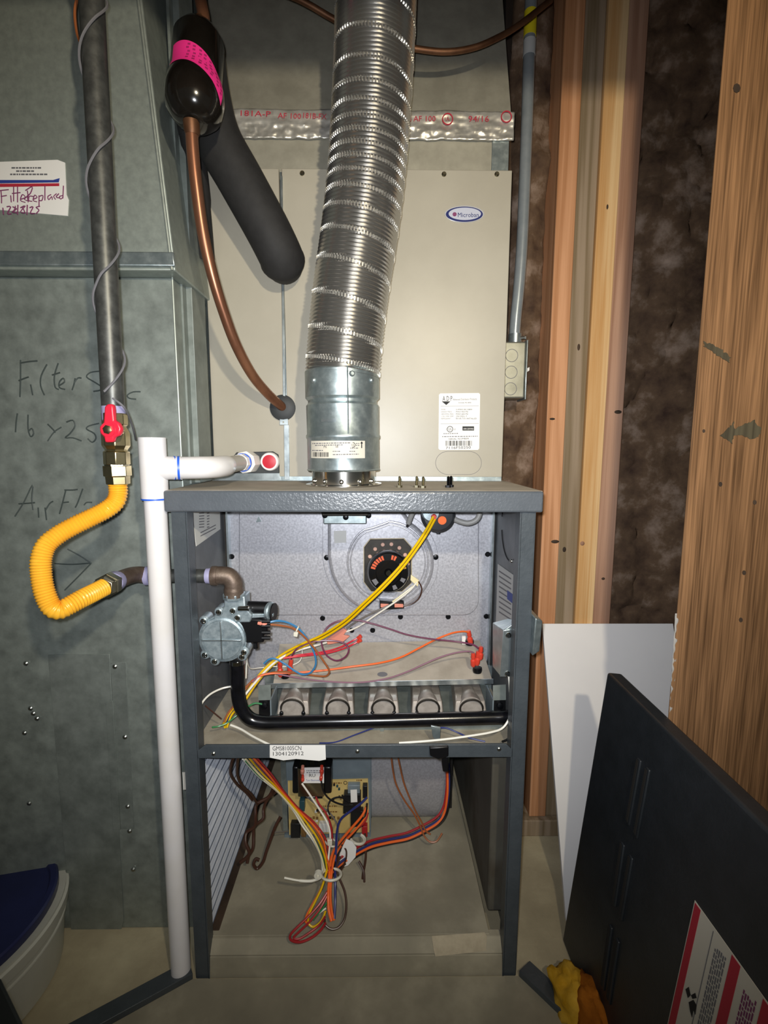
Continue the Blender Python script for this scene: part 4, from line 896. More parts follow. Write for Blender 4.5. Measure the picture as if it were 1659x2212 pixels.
for k, xp in enumerate((632, 730, 828, 924, 1018)):
    c0 = P(xp, 1535, .070); c1 = P(815 + (xp - 815) * .93, 1470, .205)
    bt_ = thing  # keep names local
    hw = S(.07, 38)
    tubep = [c0 + (c1 - c0) * (j / 6) for j in range(7)]
    t0 = c0 + Vector((0, 0, .004)); 
    tb_ = B().tube([t0 + (c1 - c0) * (j / 6) for j in range(7)], [S(.07, 27), S(.07, 25), S(.07, 20), S(.07, 18), S(.07, 18), S(.07, 18), S(.07, 18)], 22, caps=True).build('burner_tube', 'burner_steel', bu)
    sk = B().hexa([c0 + Vector((-hw, .004, -.010)), c0 + Vector((hw, .004, -.010)), c0 + Vector((hw * .9, .010, .012)), c0 + Vector((-hw * .9, .010, .012)),
                   c1 + Vector((-hw, 0, -.012)), c1 + Vector((hw, 0, -.012)), c1 + Vector((hw * .85, 0, .010)), c1 + Vector((-hw * .85, 0, .010))]).build('burner_wing', 'burner_steel', bu, bevel=.002)
    B().torus(c0 + Vector((0, -.001, .004)), (0, 1, .25), S(.07, 26), .0018, 26, 6).build('burner_mouth', 'plate_dark', tb_)
    for s in (-1, 1): B().ball(c0 + Vector((s * S(.07, 25), -.002, -.004)), .0035, .003, .005, 8, 6).build('orifice_clip', 'screw_dark', tb_)
B().box(P(570, 1540, .19).x, P(1085, 1540, .19).x, .205, .209, zr0 + .004, zf - .004).build('burner_back', 'galv', bu)
B().box(P(575, 1540, .10).x, P(1075, 1540, .10).x, .066, .205, zr0 + .004, zr0 + .012).build('burner_tray', 'galv_old', bu)
B().box(P(825, 1540, .10).x - .003, P(825, 1540, .10).x + .003, .06, .07, zr0 + .005, zr0 + .02).build('center_tab', 'galv', bu)
for xa, xb, xo in ((559, 584, 571), (1066, 1092, 1080)):
    br = B().prism([P(xa, 1482, .07), P(xb, 1480, .07), P(xb, 1592, .07), P(xa, 1592, .07)], (0, .003, 0)).build('end_bracket', 'black_plastic', bu, bevel=.0006)
    B().prism([P(xa - 1, 1481, .0685), P(xb + 1, 1479, .0685), P(xb + 1, 1512, .0685), P(xa - 1, 1513, .0685)], (0, .0012, 0)).build('bracket_face', 'galv_old', br)
    B().box(P(xb if xa < 800 else xa, 1500, .07).x - .001, P(xb if xa < 800 else xa, 1500, .07).x + .001, .07, .12, zr0 + .006, zf).build('bracket_web', 'mount_grey', br)
    for y in (1524, 1582): B().lathe(P(xo, y, .069), (0, -1, 0), [(0, .0058), (.003, .0055), (.004, .003)], 8).build('bolt', 'screw_dark', br)
# flame sensor bracket and pilot tab in front
B().prism([P(x, y, .02) for x, y in ((931, 1568), (952, 1572), (951, 1596), (944, 1602), (935, 1592))], (0, .003, 0)).build('sensor_bracket', 'galv', bu, bevel=.0005)
# limit switches with crimp flags
def crimp(par, px, py, Y, dx, dy, m='crimp_red', r=6.5):
    a_ = P(px, py, Y); b2 = P(px + dx, py + dy, Y); L = (b2 - a_).length; S_ = S(Y, r)
    B().lathe(a_, b2 - a_, [(0, S_ * .55), (L * .12, S_ * .95), (L * .45, S_), (L * .55, S_ * .6), (L * .65, S_ * .85), (L, S_ * .7)], 10).build('crimp_terminal', m, par)
for nm, lab_, base, cr_ in (('limit_switch', 'rollout switch with dark red terminals beside the gas valve', (616, 1463, .135), ((606, 1462, -2, -34), (625, 1456, 4, -32))),
                           ('limit_switch', 'rollout switch with bright red terminals at the right of the burner cover', (1031, 1452, .14), ((1022, 1440, 0, -30), (1030, 1437, 3, -30), (1037, 1425, 2, -28))),
                           ('limit_switch', 'small sensor with orange-red terminal near the back of the burner cover', (1014, 1392, .2), ((1017, 1392, -5, -30),))):
    q = thing(nm, lab_, 'switch', P(*base), 'rollout and limit switches')
    B().lathe(P(*base), (0, 0, 1), [(0, .0075), (.004, .0085), (.009, .0080), (.010, .004)], 18).build('base', 'screw_dark', q)
    for c_ in cr_: crimp(q, c_[0], c_[1], base[2] - .006, c_[2], c_[3])
    if base[0] == 1014:
        B().prism([P(x, y, .2) for x, y in ((998, 1375), (1006, 1375), (1006, 1392), (998, 1392))], (0, .004, 0)).build('ceramic_post', 'white_plastic', q)

# ================================================================== JUNCTION BOX in the vestibule
jb = thing('junction_box', 'small zinc electrical box fixed inside the right of the furnace', 'junction box', P(1090, 1460, .03))
jx0, jx1 = P(1064, 1400, .05).x, XW - .006
B().prism([P(1087, 1362, .028), P(1118, 1358, .028), P(1116, 1462, .028), P(1080, 1462, .028)], (0, .002, 0)).build('front_cover', 'zinc', jb, bevel=.0005)
B().hexa([P(1087, 1362, .030), P(1119, 1340, .030), P(1114, 1458, .030), P(1080, 1460, .030), P(1064, 1345, .085), P(1098, 1336, .085), P(1094, 1440, .085), P(1064, 1440, .085)]).build('body', 'galv', jb, bevel=.001)
for x, y in ((1098, 1372), (1096, 1455)):
    B().lathe(P(x, y, .028), (0, -1, 0), [(0, .0042), (.0015, .0045), (.003, .003)], 12).build('screw', 'chrome', jb)
ob_ = thing('outlet_box', 'small metal cover box on the furnace outer right side', 'junction box', (XW, .09, .45))
oy = .06
B().hexa([PX(1157, 1335, XW + .001) , PX(1157, 1335, XW + .001) + Vector((0, .06, 0)), PX(1150, 1418, XW + .001) + Vector((0, .06, 0)), PX(1150, 1418, XW + .001),
          PX(1157, 1335, XW + .001) + Vector((.012, .004, -.006)), PX(1157, 1335, XW + .001) + Vector((.012, .054, -.006)), PX(1150, 1418, XW + .001) + Vector((.012, .054, .006)), PX(1150, 1418, XW + .001) + Vector((.012, .004, .006))]).build('cover', 'galv', ob_, bevel=.002)
ds = thing('door_switch', 'black door safety switch clipped onto the middle rail', 'switch', P(945, 1630, -.004))
B().prism([P(x, y, -.0025) for x, y in ((927, 1610), (968, 1608), (968, 1629), (960, 1632), (946, 1636), (928, 1628))], (0, -.006, 0)).build('body', 'black_plastic', ds, bevel=.0015)
B().prism([P(x, y, .004) for x, y in ((953, 1630), (969, 1630), (969, 1668), (957, 1668))], (0, .02, 0)).build('switch_body', 'black_plastic', ds, bevel=.0015)
# ================================================================== BLOWER COMPARTMENT
bl = thing('blower_housing', 'galvanized circulating blower housing in the lower compartment', 'blower', (.09, .30, .055))
hx0, hx1 = P(803, 1700, .26).x, P(963, 1700, .26).x
zc_ = .30; Rb = .20
prof = []
for k in range(25):
    a_ = math.radians(170 - 110 + k * 12)
prof = [(.236, .383), (.236, .26), (.236, .215), (.237, .19), (.239, .165), (.242, .14), (.246, .118), (.251, .098), (.257, .082), (.264, .070), (.274, .062), (.29, .0575)]
b = B(); ring_a = [Vector((hx0, y, z)) for y, z in prof] + [Vector((hx0, .60, prof[-1][1])), Vector((hx0, .60, .385))]
b.prism(ring_a, (hx1 - hx0, 0, 0)); b.build('scroll', 'galv_speckle', bl, smooth=40)
for x_ in (hx0 - .002, hx1): B().prism([Vector((x_, q.y - .004 if i < 12 else q.y, q.z)) for i, q in enumerate(ring_a)], (.002, 0, 0)).build('end_plate', 'mount_grey', bl)
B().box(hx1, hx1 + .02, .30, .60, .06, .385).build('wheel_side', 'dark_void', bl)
for x0_, x1_ in ((hx0 + .02, hx0 + .035), (hx1 - .035, hx1 - .02)):
    B().box(x0_, x1_, .30, .60, .055, .10).build('foot', 'galv_old', bl)
cp = thing('mounting_bracket', 'grey sheet metal bracket carrying the control board', 'bracket', P(700, 1800, .225))
B().prism([P(x, y, .225) for x, y in ((612, 1600), (801, 1600), (801, 1795), (625, 1795))], (0, .003, 0)).build('plate', 'mount_grey', cp, bevel=.0006)
B().prism([P(x, y, .222) for x, y in ((604, 1600), (616, 1600), (622, 1795), (612, 1795))], (0, .01, 0)).build('edge_flange', 'galv', cp)
B().box(P(614, 1790, .225).x, P(801, 1790, .225).x, .225, .27, .055, .062).build('foot', 'mount_grey', cp)
YPc = .215
pcb = thing('control_board', 'tan circuit board with relays and terminals in the lower compartment', 'circuit board', P(710, 1800, YPc))
bf = lambda x, y: P(x, y, YPc)
bd_ = B().prism([bf(622, 1686), bf(795, 1681), bf(798, 1796), bf(625, 1802)], (0, -.002, 0)).build('board', 'pcb', pcb, smooth=0)
def comp(name, x0, y0, x1, y1, d, m, bev=.0006):
    return B().prism([P(x, y, YPc - .002) for x, y in ((x0, y0), (x1, y0), (x1, y1), (x0, y1))], (0, -d, 0)).build(name, m, pcb, bevel=bev)
r1 = comp('relay', 744, 1705, 780, 1742, .016, 'relay_black'); B().prism([P(x, y, YPc - .0182) for x, y in ((757, 1706), (771, 1705), (772, 1732), (758, 1733))], (0, -.0006, 0)).build('relay_label', 'paper', r1, smooth=0)
comp('relay', 752, 1688, 778, 1705, .012, 'mount_grey'); comp('relay', 758, 1742, 785, 1775, .014, 'relay_black')
comp('relay', 660, 1696, 698, 1716, .012, 'relay_black'); comp('connector', 664, 1704, 682, 1712, .014, 'comp_white')
comp('capacitor', 649, 1720, 660, 1742, .014, 'cap_blue'); comp('connector', 742, 1718, 748, 1750, .01, 'relay_black'); comp('led', 634, 1694, 642, 1704, .006, 'comp_red')
comp('fuse_holder', 630, 1770, 650, 1800, .012, 'relay_black'); comp('fuse_holder', 652, 1775, 662, 1800, .01, 'solder_brown'); comp('connector', 690, 1772, 712, 1790, .01, 'comp_white')
comp('terminal_block', 784, 1690, 794, 1715, .012, 'relay_black'); comp('terminal_block', 782, 1776, 794, 1798, .012, 'comp_red')
for k in range(14):
    x_ = random.uniform(665, 735); y_ = random.uniform(1745, 1770); comp('component', x_, y_, x_ + 5, y_ + 4, .003, random.choice(('solder_brown', 'solder_brown', 'comp_white', 'relay_black')), 0)
for k in range(8):
    x_ = random.uniform(718, 742); y_ = random.uniform(1690, 1735); comp('component', x_, y_, x_ + 4, y_ + 4, .003, random.choice(('solder_brown', 'cap_blue', 'relay_black')), 0)
B().torus(P(746, 1691, YPc - .0022), (0, 1, 0), S(.2, 4), .0006, 16, 5).build('board_mark', 'ink', bd_)
lines(bd_, 'board_print', [(720, 738, 1690, 1690), (770, 782, 1684, 1684), (690, 730, 1752, 1752), (686, 728, 1740, 1740)], 'solder_brown', lambda x, y: P(x, y, YPc - .0022), 3)
tf_ = thing('transformer', 'laminated transformer with white printed label above the circuit board', 'transformer', P(682, 1690, .20))
B().prism([P(x, y, .205) for x, y in ((648, 1640), (702, 1640), (703, 1698), (649, 1698))], (0, -.030, 0)).build('core', 'fitting_grey', tf_, bevel=.001)
for xa, xb in ((637, 650), (703, 719)): B().prism([P(x, y, .207) for x, y in ((xa, 1636), (xb, 1636), (xb, 1692), (xa, 1692))], (0, -.030, 0)).build('winding', 'black_plastic', tf_, bevel=.003)
B().prism([P(x, y, .174) for x, y in ((655, 1658), (700, 1657), (700, 1691), (655, 1691))], (0, -.0008, 0)).build('label_plate', 'paper', tf_, smooth=0)
tl = tf_.children[-1]; tlf = lambda x, y: P(x, y, .1728)
text('label_lettering', 'RU', (668, 1678), (681, 1678), 7, 'ink', tl, tlf); text('label_lettering', 'Tyco Electronics', (661, 1687), (692, 1687), 4, 'ink_blue', tl, tlf); lines(tl, 'printed_line', [(662, 695, 1664, 1664), (662, 692, 1668, 1668)], 'ink_soft', tlf, 1.6)
crimp(tf_, 653, 1672, .170, 1, -18, 'crimp_pink', 5); crimp(tf_, 654, 1688, .168, 0, -14, 'crimp_red', 4); crimp(tf_, 695, 1672, .170, 0, -18, 'crimp_red', 5); crimp(tf_, 693, 1686, .168, 2, -18, 'crimp_red', 4)
for x_ in (662, 680): B().prism([P(x_, 1640, .17), P(x_ + 6, 1640, .17), P(x_ + 6, 1652, .17), P(x_, 1652, .17)], (0, -.003, 0)).build('lug', 'screw_dark', tf_)

# pleated filter on the left wall and its sill
XL = -XW + .010
zA = PX(467, 1971, XL).z
pfi = thing('air_filter', 'white pleated air filter standing in the left of the blower compartment', 'filter', (XL, .3, zA))
rows = []; n = 60; zt_ = .383
for k in range(n + 1): rows.append((XL + (.006 if k % 2 else .0), zA + (zt_ - zA) * k / n))
b = B(); b.add([(x, .026, z) for x, z in rows] + [(x, .66, z) for x, z in rows], [(k, k + 1, n + 2 + k, n + 1 + k) for k in range(n)])
b.build('pleated_media', 'filter_white', pfi, smooth=0)
b = B()
for k in range(3, n, 4): b.box(XL + .0062, XL + .0072, .026, .66, rows[k][1] - .0006, rows[k][1] + .0006)
b.build('support_wires', 'filter_line', pfi)
B().box(XL - .004, XL + .008, .026, .66, zA - .012, zA).build('frame_bottom', 'filter_white', pfi)
fs = thing('filter_sill', 'dark stained strip of wood below the air filter', 'board', (XL, .3, .055))
B().box(XL - .004, XL + .020, .028, .66, .0555, zA - .0125).build('board', 'wood_rust', fs, bevel=.002)

# ================================================================== WIRES
def wire(name, label, pts, m, r=.0014, cat='wire', group='furnace wiring', k=6, crimps=()):
    t = thing(name, label, cat, P(*pts[len(pts) // 2]), group)
    B().tube(pxpath(pts, k), r, 8).build('insulation', 'wire_' + m, t)
    for c_ in crimps: crimp(t, *c_)
    return t
def shift(pts, dx, dy, dY=0): return [(x + dx, y + dy, Y + dY) for x, y, Y in pts]
ye = [(936, 1116, .105), (920, 1145, .10), (897, 1180, .095), (865, 1222, .085), (825, 1265, .08), (785, 1303, .085), (742, 1342, .10), (695, 1372, .115), (650, 1392, .12), (612, 1412, .12), (585, 1432, .115), (565, 1452, .105), (545, 1478, .09), (525, 1508, .075), (500, 1535, .065), (487, 1556, .06), (482, 1566, .05)]
wire('yellow_wire', 'upper of two yellow wires running from the pressure switch down left', ye, 'yellow', .0021)
wire('yellow_wire', 'lower of two yellow wires running from the pressure switch down left', shift(ye, 4, 5, .004), 'yellow', .0021)
wire('black_wire', 'thin black wire between the two yellow wires', shift(ye[:9], 1, 2, .006), 'black', .0016)
wire('white_wire', 'white inducer lead crossing under the yellow wires', [(900, 1258, .18), (886, 1275, .175), (862, 1294, .17), (838, 1311, .17), (808, 1331, .175), (780, 1350, .18), (758, 1361, .185), (742, 1366, .185)], 'white', .0016)
wire('cream_wire', 'cream yellow inducer lead hanging from the motor sleeve', [(898, 1262, .182), (880, 1276, .18), (862, 1290, .178), (848, 1300, .178)], 'cream', .0016)
wire('brown_wire', 'thin brown inducer lead curving below the motor', [(904, 1256, .182), (911, 1272, .182), (905, 1292, .182), (888, 1305, .182), (870, 1309, .182)], 'darkbrown', .0013)
wire('grey_wire', 'grey inducer lead crossing under the yellow wires', [(878, 1285, .178), (850, 1303, .176), (815, 1319, .176), (785, 1334, .18), (760, 1349, .185), (748, 1358, .185)], 'grey', .0018)
pp = thing('inline_plug', 'pink inline wire plug lying behind the burner cover', 'connector', P(735, 1378, .18), 'furnace wiring')
B().prism([P(x, y, .185) for x, y in ((705, 1380), (722, 1368), (742, 1355), (750, 1360), (742, 1370), (756, 1372), (742, 1384), (722, 1388), (708, 1390))], (0, -.006, 0)).build('body', 'crimp_pink', pp, bevel=.001)
wire('purple_wire', 'dark purple wire looping once and running to the right rollout switch', [(1034, 1401, .13), (1020, 1392, .14), (985, 1386, .15), (930, 1380, .15), (880, 1371, .15), (840, 1358, .15), (800, 1346, .15), (765, 1339, .15), (730, 1342, .148), (706, 1356, .146), (695, 1378, .14), (697, 1400, .13), (708, 1418, .12), (728, 1427, .115), (747, 1418, .115), (753, 1402, .115), (742, 1389, .12), (718, 1384, .122), (685, 1385, .12), (655, 1394, .118), (636, 1407, .116), (629, 1424, .125)], 'purple', .0015)
wire('lilac_wire', 'faded purple wire lying low across the burner cover', [(1023, 1410, .13), (1012, 1407, .125), (985, 1410, .12), (950, 1420, .115), (915, 1435, .11), (880, 1451, .11), (835, 1466, .11), (780, 1474, .11), (720, 1473, .11), (670, 1468, .11), (620, 1460, .105), (585, 1454, .10), (560, 1460, .095), (545, 1474, .085)], 'lilac', .0014)
wire('orange_wire', 'bright orange wire rising over the burner cover to the right sensor', [(1012, 1366, .19), (1000, 1364, .185), (975, 1368, .175), (940, 1382, .165), (905, 1400, .15), (865, 1420, .135), (820, 1432, .12), (760, 1440, .112), (700, 1448, .11), (640, 1453, .105), (595, 1454, .10), (565, 1459, .095), (545, 1472, .09)], 'orange', .0017)
wire('blue_wire', 'light blue gas valve wire arching down in a loop', [(582, 1344, .035), (600, 1341, .04), (622, 1345, .05), (645, 1358, .06), (665, 1382, .068), (679, 1412, .075), (682, 1435, .08), (672, 1452, .085), (655, 1457, .09), (638, 1450, .095), (615, 1434, .10), (597, 1424, .10), (582, 1424, .10), (570, 1434, .10)], 'blue', .0016, crimps=((577, 1349, .034, -20, -3, 'crimp_pink', 5),))
wire('brown_wire', 'brown gas valve wire arching beside the blue one', [(584, 1349, .036), (605, 1351, .042), (632, 1357, .052), (656, 1374, .062), (680, 1402, .07), (700, 1430, .075), (711, 1449, .08), (705, 1460, .085), (685, 1460, .09), (650, 1455, .095), (610, 1451, .10), (575, 1456, .10), (550, 1467, .095), (530, 1485, .085)], 'tan', .0016)
ti = thing('cable_tie', 'small white cable tie holding the blue and brown valve wires', 'cable tie', P(640, 1363, .055), 'cable ties')
B().torus(P(642, 1359, .056), (1, 0, -.5), .005, .0012, 16, 6).build('band', 'nylon', ti); B().prism([P(x, y, .05) for x, y in ((635, 1364), (645, 1364), (643, 1375), (634, 1373))], (0, -.004, 0)).build('head', 'nylon', ti, bevel=.001)
for nm, lb_, dy, dY in (('red_wire', 'upper red wire joining the two groups of burner terminals', 0, 0), ('red_wire', 'lower red wire joining the two groups of burner terminals', 8, -.01)):
    wire(nm, lb_, [(775, 1377 + dy, .195 + dY), (758, 1386 + dy, .19 + dY), (735, 1398 + dy * .7, .17 + dY), (705, 1407 + dy * .5, .15 + dY), (670, 1412 + dy * .4, .135 + dY), (640, 1416 + dy * .3, .125 + dY), (612, 1422, .12 + dY)], 'red', .0016, crimps=((781, 1373 + dy, .195 + dY, -9, 6, 'crimp_red', 5),))
wire('white_wire', 'white wire running beside the yellow pair toward the burner plug', [(705, 1388, .16), (680, 1395, .14), (650, 1403, .13), (620, 1414, .125), (592, 1432, .115), (568, 1455, .10), (548, 1478, .085), (530, 1500, .075)], 'white', .0019)
wire('white_wire', 'thin white doubled wire looping at the back corner of the burner cover', [(653, 1402, .15), (652, 1418, .145), (644, 1431, .14), (620, 1439, .135), (590, 1440, .13), (560, 1443, .12), (541, 1444, .10), (535, 1432, .08), (533, 1418, .065)], 'white', .0009)
wire('white_wire', 'white wire curving out left of the black manifold bend', [(505, 1482, .075), (480, 1487, .07), (455, 1499, .055), (438, 1516, .04), (430, 1534, .03)], 'white', .0016)
wire('white_wire', 'short white wire hanging below the gas valve', [(533, 1424, .08), (532, 1445, .085), (531, 1465, .085)], 'white', .0014)
wire('green_wire', 'green ground wire screwed to the left burner bracket', [(566, 1521, .066), (552, 1519, .064), (540, 1524, .062), (525, 1535, .06), (508, 1548, .055), (490, 1562, .045), (472, 1569, .04), (458, 1571, .035)], 'green', .0014)
wire('brown_wire', 'brown wire of the bundle behind the manifold bend', [(545, 1470, .095), (528, 1492, .085), (510, 1518, .07), (492, 1542, .06), (484, 1560, .055)], 'tan', .0016)
wire('navy_wire', 'dark blue wire of the bundle behind the manifold bend', [(548, 1480, .088), (532, 1500, .08), (515, 1525, .068), (498, 1545, .06), (490, 1562, .052)], 'navy', .0016)
wire('yellow_wire', 'short yellow wire reaching the deck hole by the manifold', [(512, 1530, .06), (500, 1545, .055), (494, 1560, .05), (490, 1572, .045)], 'yellow', .0016)
wire('white_wire', 'white wire crossing the dusty deck toward the model label', [(498, 1566, .045), (520, 1575, .04), (545, 1590, .025), (568, 1602, .012), (590, 1612, .004)], 'white', .0018)
wire('grey_wire', 'thin dark wire crossing the left corner of the deck', [(443, 1524, .05), (460, 1538, .05), (478, 1553, .05)], 'darkbrown', .0012)
wire('cream_wire', 'cream wire leaving the junction box and sweeping along the deck', [(1099, 1458, .035), (1101, 1480, .03), (1102, 1505, .028), (1105, 1530, .027), (1100, 1552, .024), (1085, 1573, .018), (1060, 1582, .013), (1020, 1589, .009), (970, 1596, .006), (920, 1601, .004), (862, 1605, .003)], 'white', .0017)
wire('black_wire', 'black wire leaving the junction box down to the deck', [(1102, 1458, .038), (1106, 1485, .035), (1109, 1520, .032), (1110, 1555, .03), (1107, 1580, .03), (1096, 1597, .025), (1085, 1602, .02)], 'black', .0018)
wire('navy_wire', 'thin dark blue wire lying on the deck below the burners', [(690, 1605, .02), (725, 1603, .03), (765, 1588, .04), (800, 1575, .05), (820, 1568, .055)], 'navy', .0010)
wire('navy_wire', 'thin dark blue wire from the flame sensor bracket to the right', [(950, 1572, .03), (965, 1573, .03), (990, 1583, .025), (1015, 1594, .015), (1048, 1602, .008)], 'navy', .0012)

# blower compartment harness
G2 = 'lower compartment harness'
main = [(540, 1636, .06), (572, 1672, .10), (605, 1708, .13), (640, 1748, .145), (668, 1780, .145), (690, 1812, .13), (702, 1848, .10), (708, 1880, .072)]
cols = [('white', 'white', -14, 4, 0), ('yellow', 'yellow', -3, 0, -.003), ('brown', 'tan', 2, -2, .004), ('orange', 'orange', 7, 1, -.002), ('red', 'crimson', 11, -3, .002), ('green', 'green', -8, 8, .004), ('cream', 'cream', -11, 2, -.004), ('grey', 'grey', 5, 5, .006), ('purple', 'purple', 9, 7, .006)]
for cnm, cm, dx, dy, dY in cols:
    pts = []
    for i, (x, y, Y) in enumerate(main):
        f = max(0, 1 - abs(i - 2.2) / 9); pinch = .45 if i in (2, 3) else (.7 if i > 5 else 1)
        wob = 3.0 * math.sin(i * 1.7 + dx)
        pts.append((x + dx * pinch + wob * .5, y + dy * pinch + wob * .3, Y + dY))
    wire(cnm + '_wire', f'{cnm} wire of the harness slanting from the deck to the bundle', pts, cm, .0017, group=G2)
bt_pts = (710, 1888, .062)
def down(nm, label, pts, m, r=.0018): return wire(nm, label, pts, m, r, group=G2)
down('orange_wire', 'thick orange wire from the board terminals down through the bundle', [(792, 1742, .20), (782, 1762, .19), (760, 1788, .165), (737, 1815, .135), (720, 1840, .105), (713, 1870, .08), (711, 1900, .062), (709, 1935, .05), (710, 1965, .036), (716, 1990, .026)], 'orange', .0024)
down('orange_wire', 'second orange wire beside the thick one in the bundle', [(794, 1750, .20), (785, 1772, .185), (764, 1797, .16), (741, 1822, .13), (725, 1846, .10), (718, 1875, .077), (715, 1905, .06), (714, 1940, .046), (717, 1970, .034), (722, 1988, .027)], 'orange', .0020)
down('blue_wire', 'blue wire curving from the relay into the bundle', [(793, 1722, .19), (780, 1735, .185), (757, 1752, .18), (736, 1770, .165), (728, 1795, .14), (726, 1830, .11), (724, 1870, .085), (724, 1905, .063), (724, 1945, .047), (722, 1985, .028)], 'navy', .0022)
down('blue_wire', 'thin grey-blue wire bowing down across the circuit board', [(660, 1718, .19), (680, 1735, .185), (708, 1752, .175), (725, 1775, .16), (730, 1800, .14), (727, 1840, .105)], 'grey', .0014)
down('white_wire', 'white wire from the transformer down to the bundle tie', [(652, 1692, .17), (668, 1715, .165), (690, 1748, .16), (706, 1775, .15), (713, 1800, .135), (712, 1830, .11), (708, 1865, .085)], 'white', .0018)
down('red_wire', 'red wire from the circuit board connector into the bundle', [(681, 1716, .19), (688, 1735, .18), (704, 1757, .17), (715, 1785, .15), (718, 1815, .125)], 'crimson', .0018)
down('black_wire', 'black wire from the transformer bowing to the right relay', [(694, 1686, .17), (698, 1708, .175), (712, 1726, .18), (735, 1737, .185), (762, 1740, .19)], 'black', .0017)
down('black_wire', 'black wire looping from the relay to the bundle', [(755, 1733, .19), (735, 1722, .185), (715, 1728, .18), (708, 1745, .17), (712, 1760, .165)], 'black', .0016)
down('black_wire', 'black wire along the right edge of the circuit board', [(793, 1735, .20), (788, 1765, .19), (765, 1800, .16), (742, 1828, .125), (728, 1850, .10), (720, 1880, .075)], 'black', .0018)
down('red_wire', 'red wire at the lower right corner of the board', [(795, 1755, .20), (788, 1775, .19), (770, 1792, .175), (750, 1808, .15)], 'crimson', .0018)
rb = [(712, 1890, .068), (735, 1868, .10), (765, 1848, .13), (800, 1830, .155), (840, 1820, .17), (880, 1812, .18), (915, 1796, .19), (945, 1778, .20), (960, 1755, .21), (966, 1720, .215), (967, 1690, .22), (966, 1655, .23)]
down('orange_wire', 'orange blower motor wire sweeping right from the bundle', rb, 'orange', .0024)
down('navy_wire', 'dark blue blower motor wire sweeping right from the bundle', shift(rb, 3, -7, .004), 'navy', .0022)
down('red_wire', 'red blower motor wire sweeping right from the bundle', shift(rb, -2, -13, .006), 'crimson', .0022)
down('black_wire', 'black blower motor wire sweeping right from the bundle', shift(rb, 5, 2, .008), 'black', .0022)
down('brown_wire', 'left brown capacitor wire hanging in front of the blower', [(845, 1632, .15), (849, 1665, .16), (856, 1695, .17), (873, 1728, .18), (894, 1758, .185), (908, 1785, .185), (916, 1805, .18), (928, 1818, .175), (943, 1817, .175), (955, 1800, .185)], 'tan', .0017)
down('brown_wire', 'right brown capacitor wire hanging in front of the blower', [(859, 1632, .15), (865, 1660, .16), (872, 1690, .17), (884, 1722, .178), (899, 1755, .182), (910, 1775, .182), (920, 1795, .18), (930, 1802, .178)], 'tan', .0017)
down('yellow_wire', 'yellow wire folded in a loop under the bundle tie', [(706, 1880, .07), (696, 1915, .058), (682, 1945, .046), (669, 1972, .034), (666, 1992, .022), (675, 2002, .018), (688, 1996, .02), (698, 1983, .026), (703, 1968, .034)], 'yellow', .0018)
down('orange_wire', 'amber wire folded in a loop under the bundle tie', [(707, 1882, .072), (693, 1920, .06), (677, 1950, .048), (663, 1976, .035), (660, 1990, .026), (668, 1998, .022)], 'orange', .0017)
down('red_wire', 'outer dark red wire loop hanging lowest over the sill', [(708, 1925, .055), (690, 1953, .042), (664, 1982, .026), (640, 2005, .012), (627, 2020, .002), (629, 2031, -.006), (648, 2035, -.010), (672, 2026, -.006), (692, 2010, .004), (703, 1994, .016)], 'crimson', .0019)
down('red_wire', 'inner dark red wire loop hanging over the sill', [(709, 1930, .054), (692, 1962, .038), (668, 1992, .02), (645, 2014, .004), (634, 2026, -.005), (646, 2028, -.006), (668, 2015, .002), (690, 1998, .012), (702, 1980, .026)], 'crimson', .0017)
down('green_wire', 'green wire doubled back inside the lower loops', [(706, 1950, .042), (694, 1966, .036), (682, 1980, .03), (676, 1988, .026)], 'green', .0015)
down('white_wire', 'pale end of a wire doubled back inside the lower loops', [(704, 1962, .04), (690, 1972, .034), (680, 1982, .03)], 'white', .0014)
down('brown_wire', 'dark brown wire loop hanging right of the bundle', [(735, 1850, .095), (727, 1875, .08), (732, 1895, .07), (744, 1925, .056), (748, 1955, .042), (744, 1985, .027), (732, 2003, .018), (716, 2007, .015), (703, 1998, .018), (701, 1985, .025)], 'darkbrown', .0018)
down('brown_wire', 'dark brown wire ring beside the white tag', [(738, 1825, .12), (748, 1838, .11), (746, 1860, .095), (735, 1880, .078), (726, 1870, .085), (732, 1845, .105)], 'darkbrown', .0015)
down('brown_wire', 'cut brown wire end dangling right of the bundle', [(775, 1860, .14), (785, 1880, .13), (787, 1905, .12), (786, 1936, .11)], 'darkbrown', .0022)
down('brown_wire', 'second cut brown wire end dangling right of the bundle', [(788, 1800, .17), (790, 1850, .145), (784, 1890, .13), (781, 1915, .12)], 'darkbrown', .0022)
down('black_cable', 'left of two thick dark cables hanging before the air filter', [(506, 1632, .03), (499, 1652, .04), (498, 1672, .06), (512, 1694, .09), (532, 1712, .12), (545, 1728, .14)], 'darkbrown', .0024)
down('black_cable', 'right of two thick dark cables hanging before the air filter', [(514, 1632, .03), (512, 1655, .045), (513, 1676, .07), (524, 1698, .10), (543, 1716, .13), (556, 1738, .15)], 'darkbrown', .0024)
rg = [(592, 1696, .17), (575, 1722, .165), (560, 1740, .16), (552, 1760, .15), (545, 1782, .145), (538, 1800, .14), (530, 1822, .13), (533, 1842, .125), (524, 1862, .12)]
def wavy(pts, a, s):
    return [(x + a * math.sin(i * 2.1 + s), y + a * .5 * math.cos(i * 1.7 + s), Y) for i, (x, y, Y) in enumerate(pts)]
down('control_cable', 'rough dark cable creeping down along the filter sill', wavy(rg, 6, 0), 'darkbrown', .0032)
down('control_cable', 'second rough dark cable creeping down along the filter sill', wavy(shift(rg, 10, 6, .006), 7, 2), 'darkbrown', .0030)
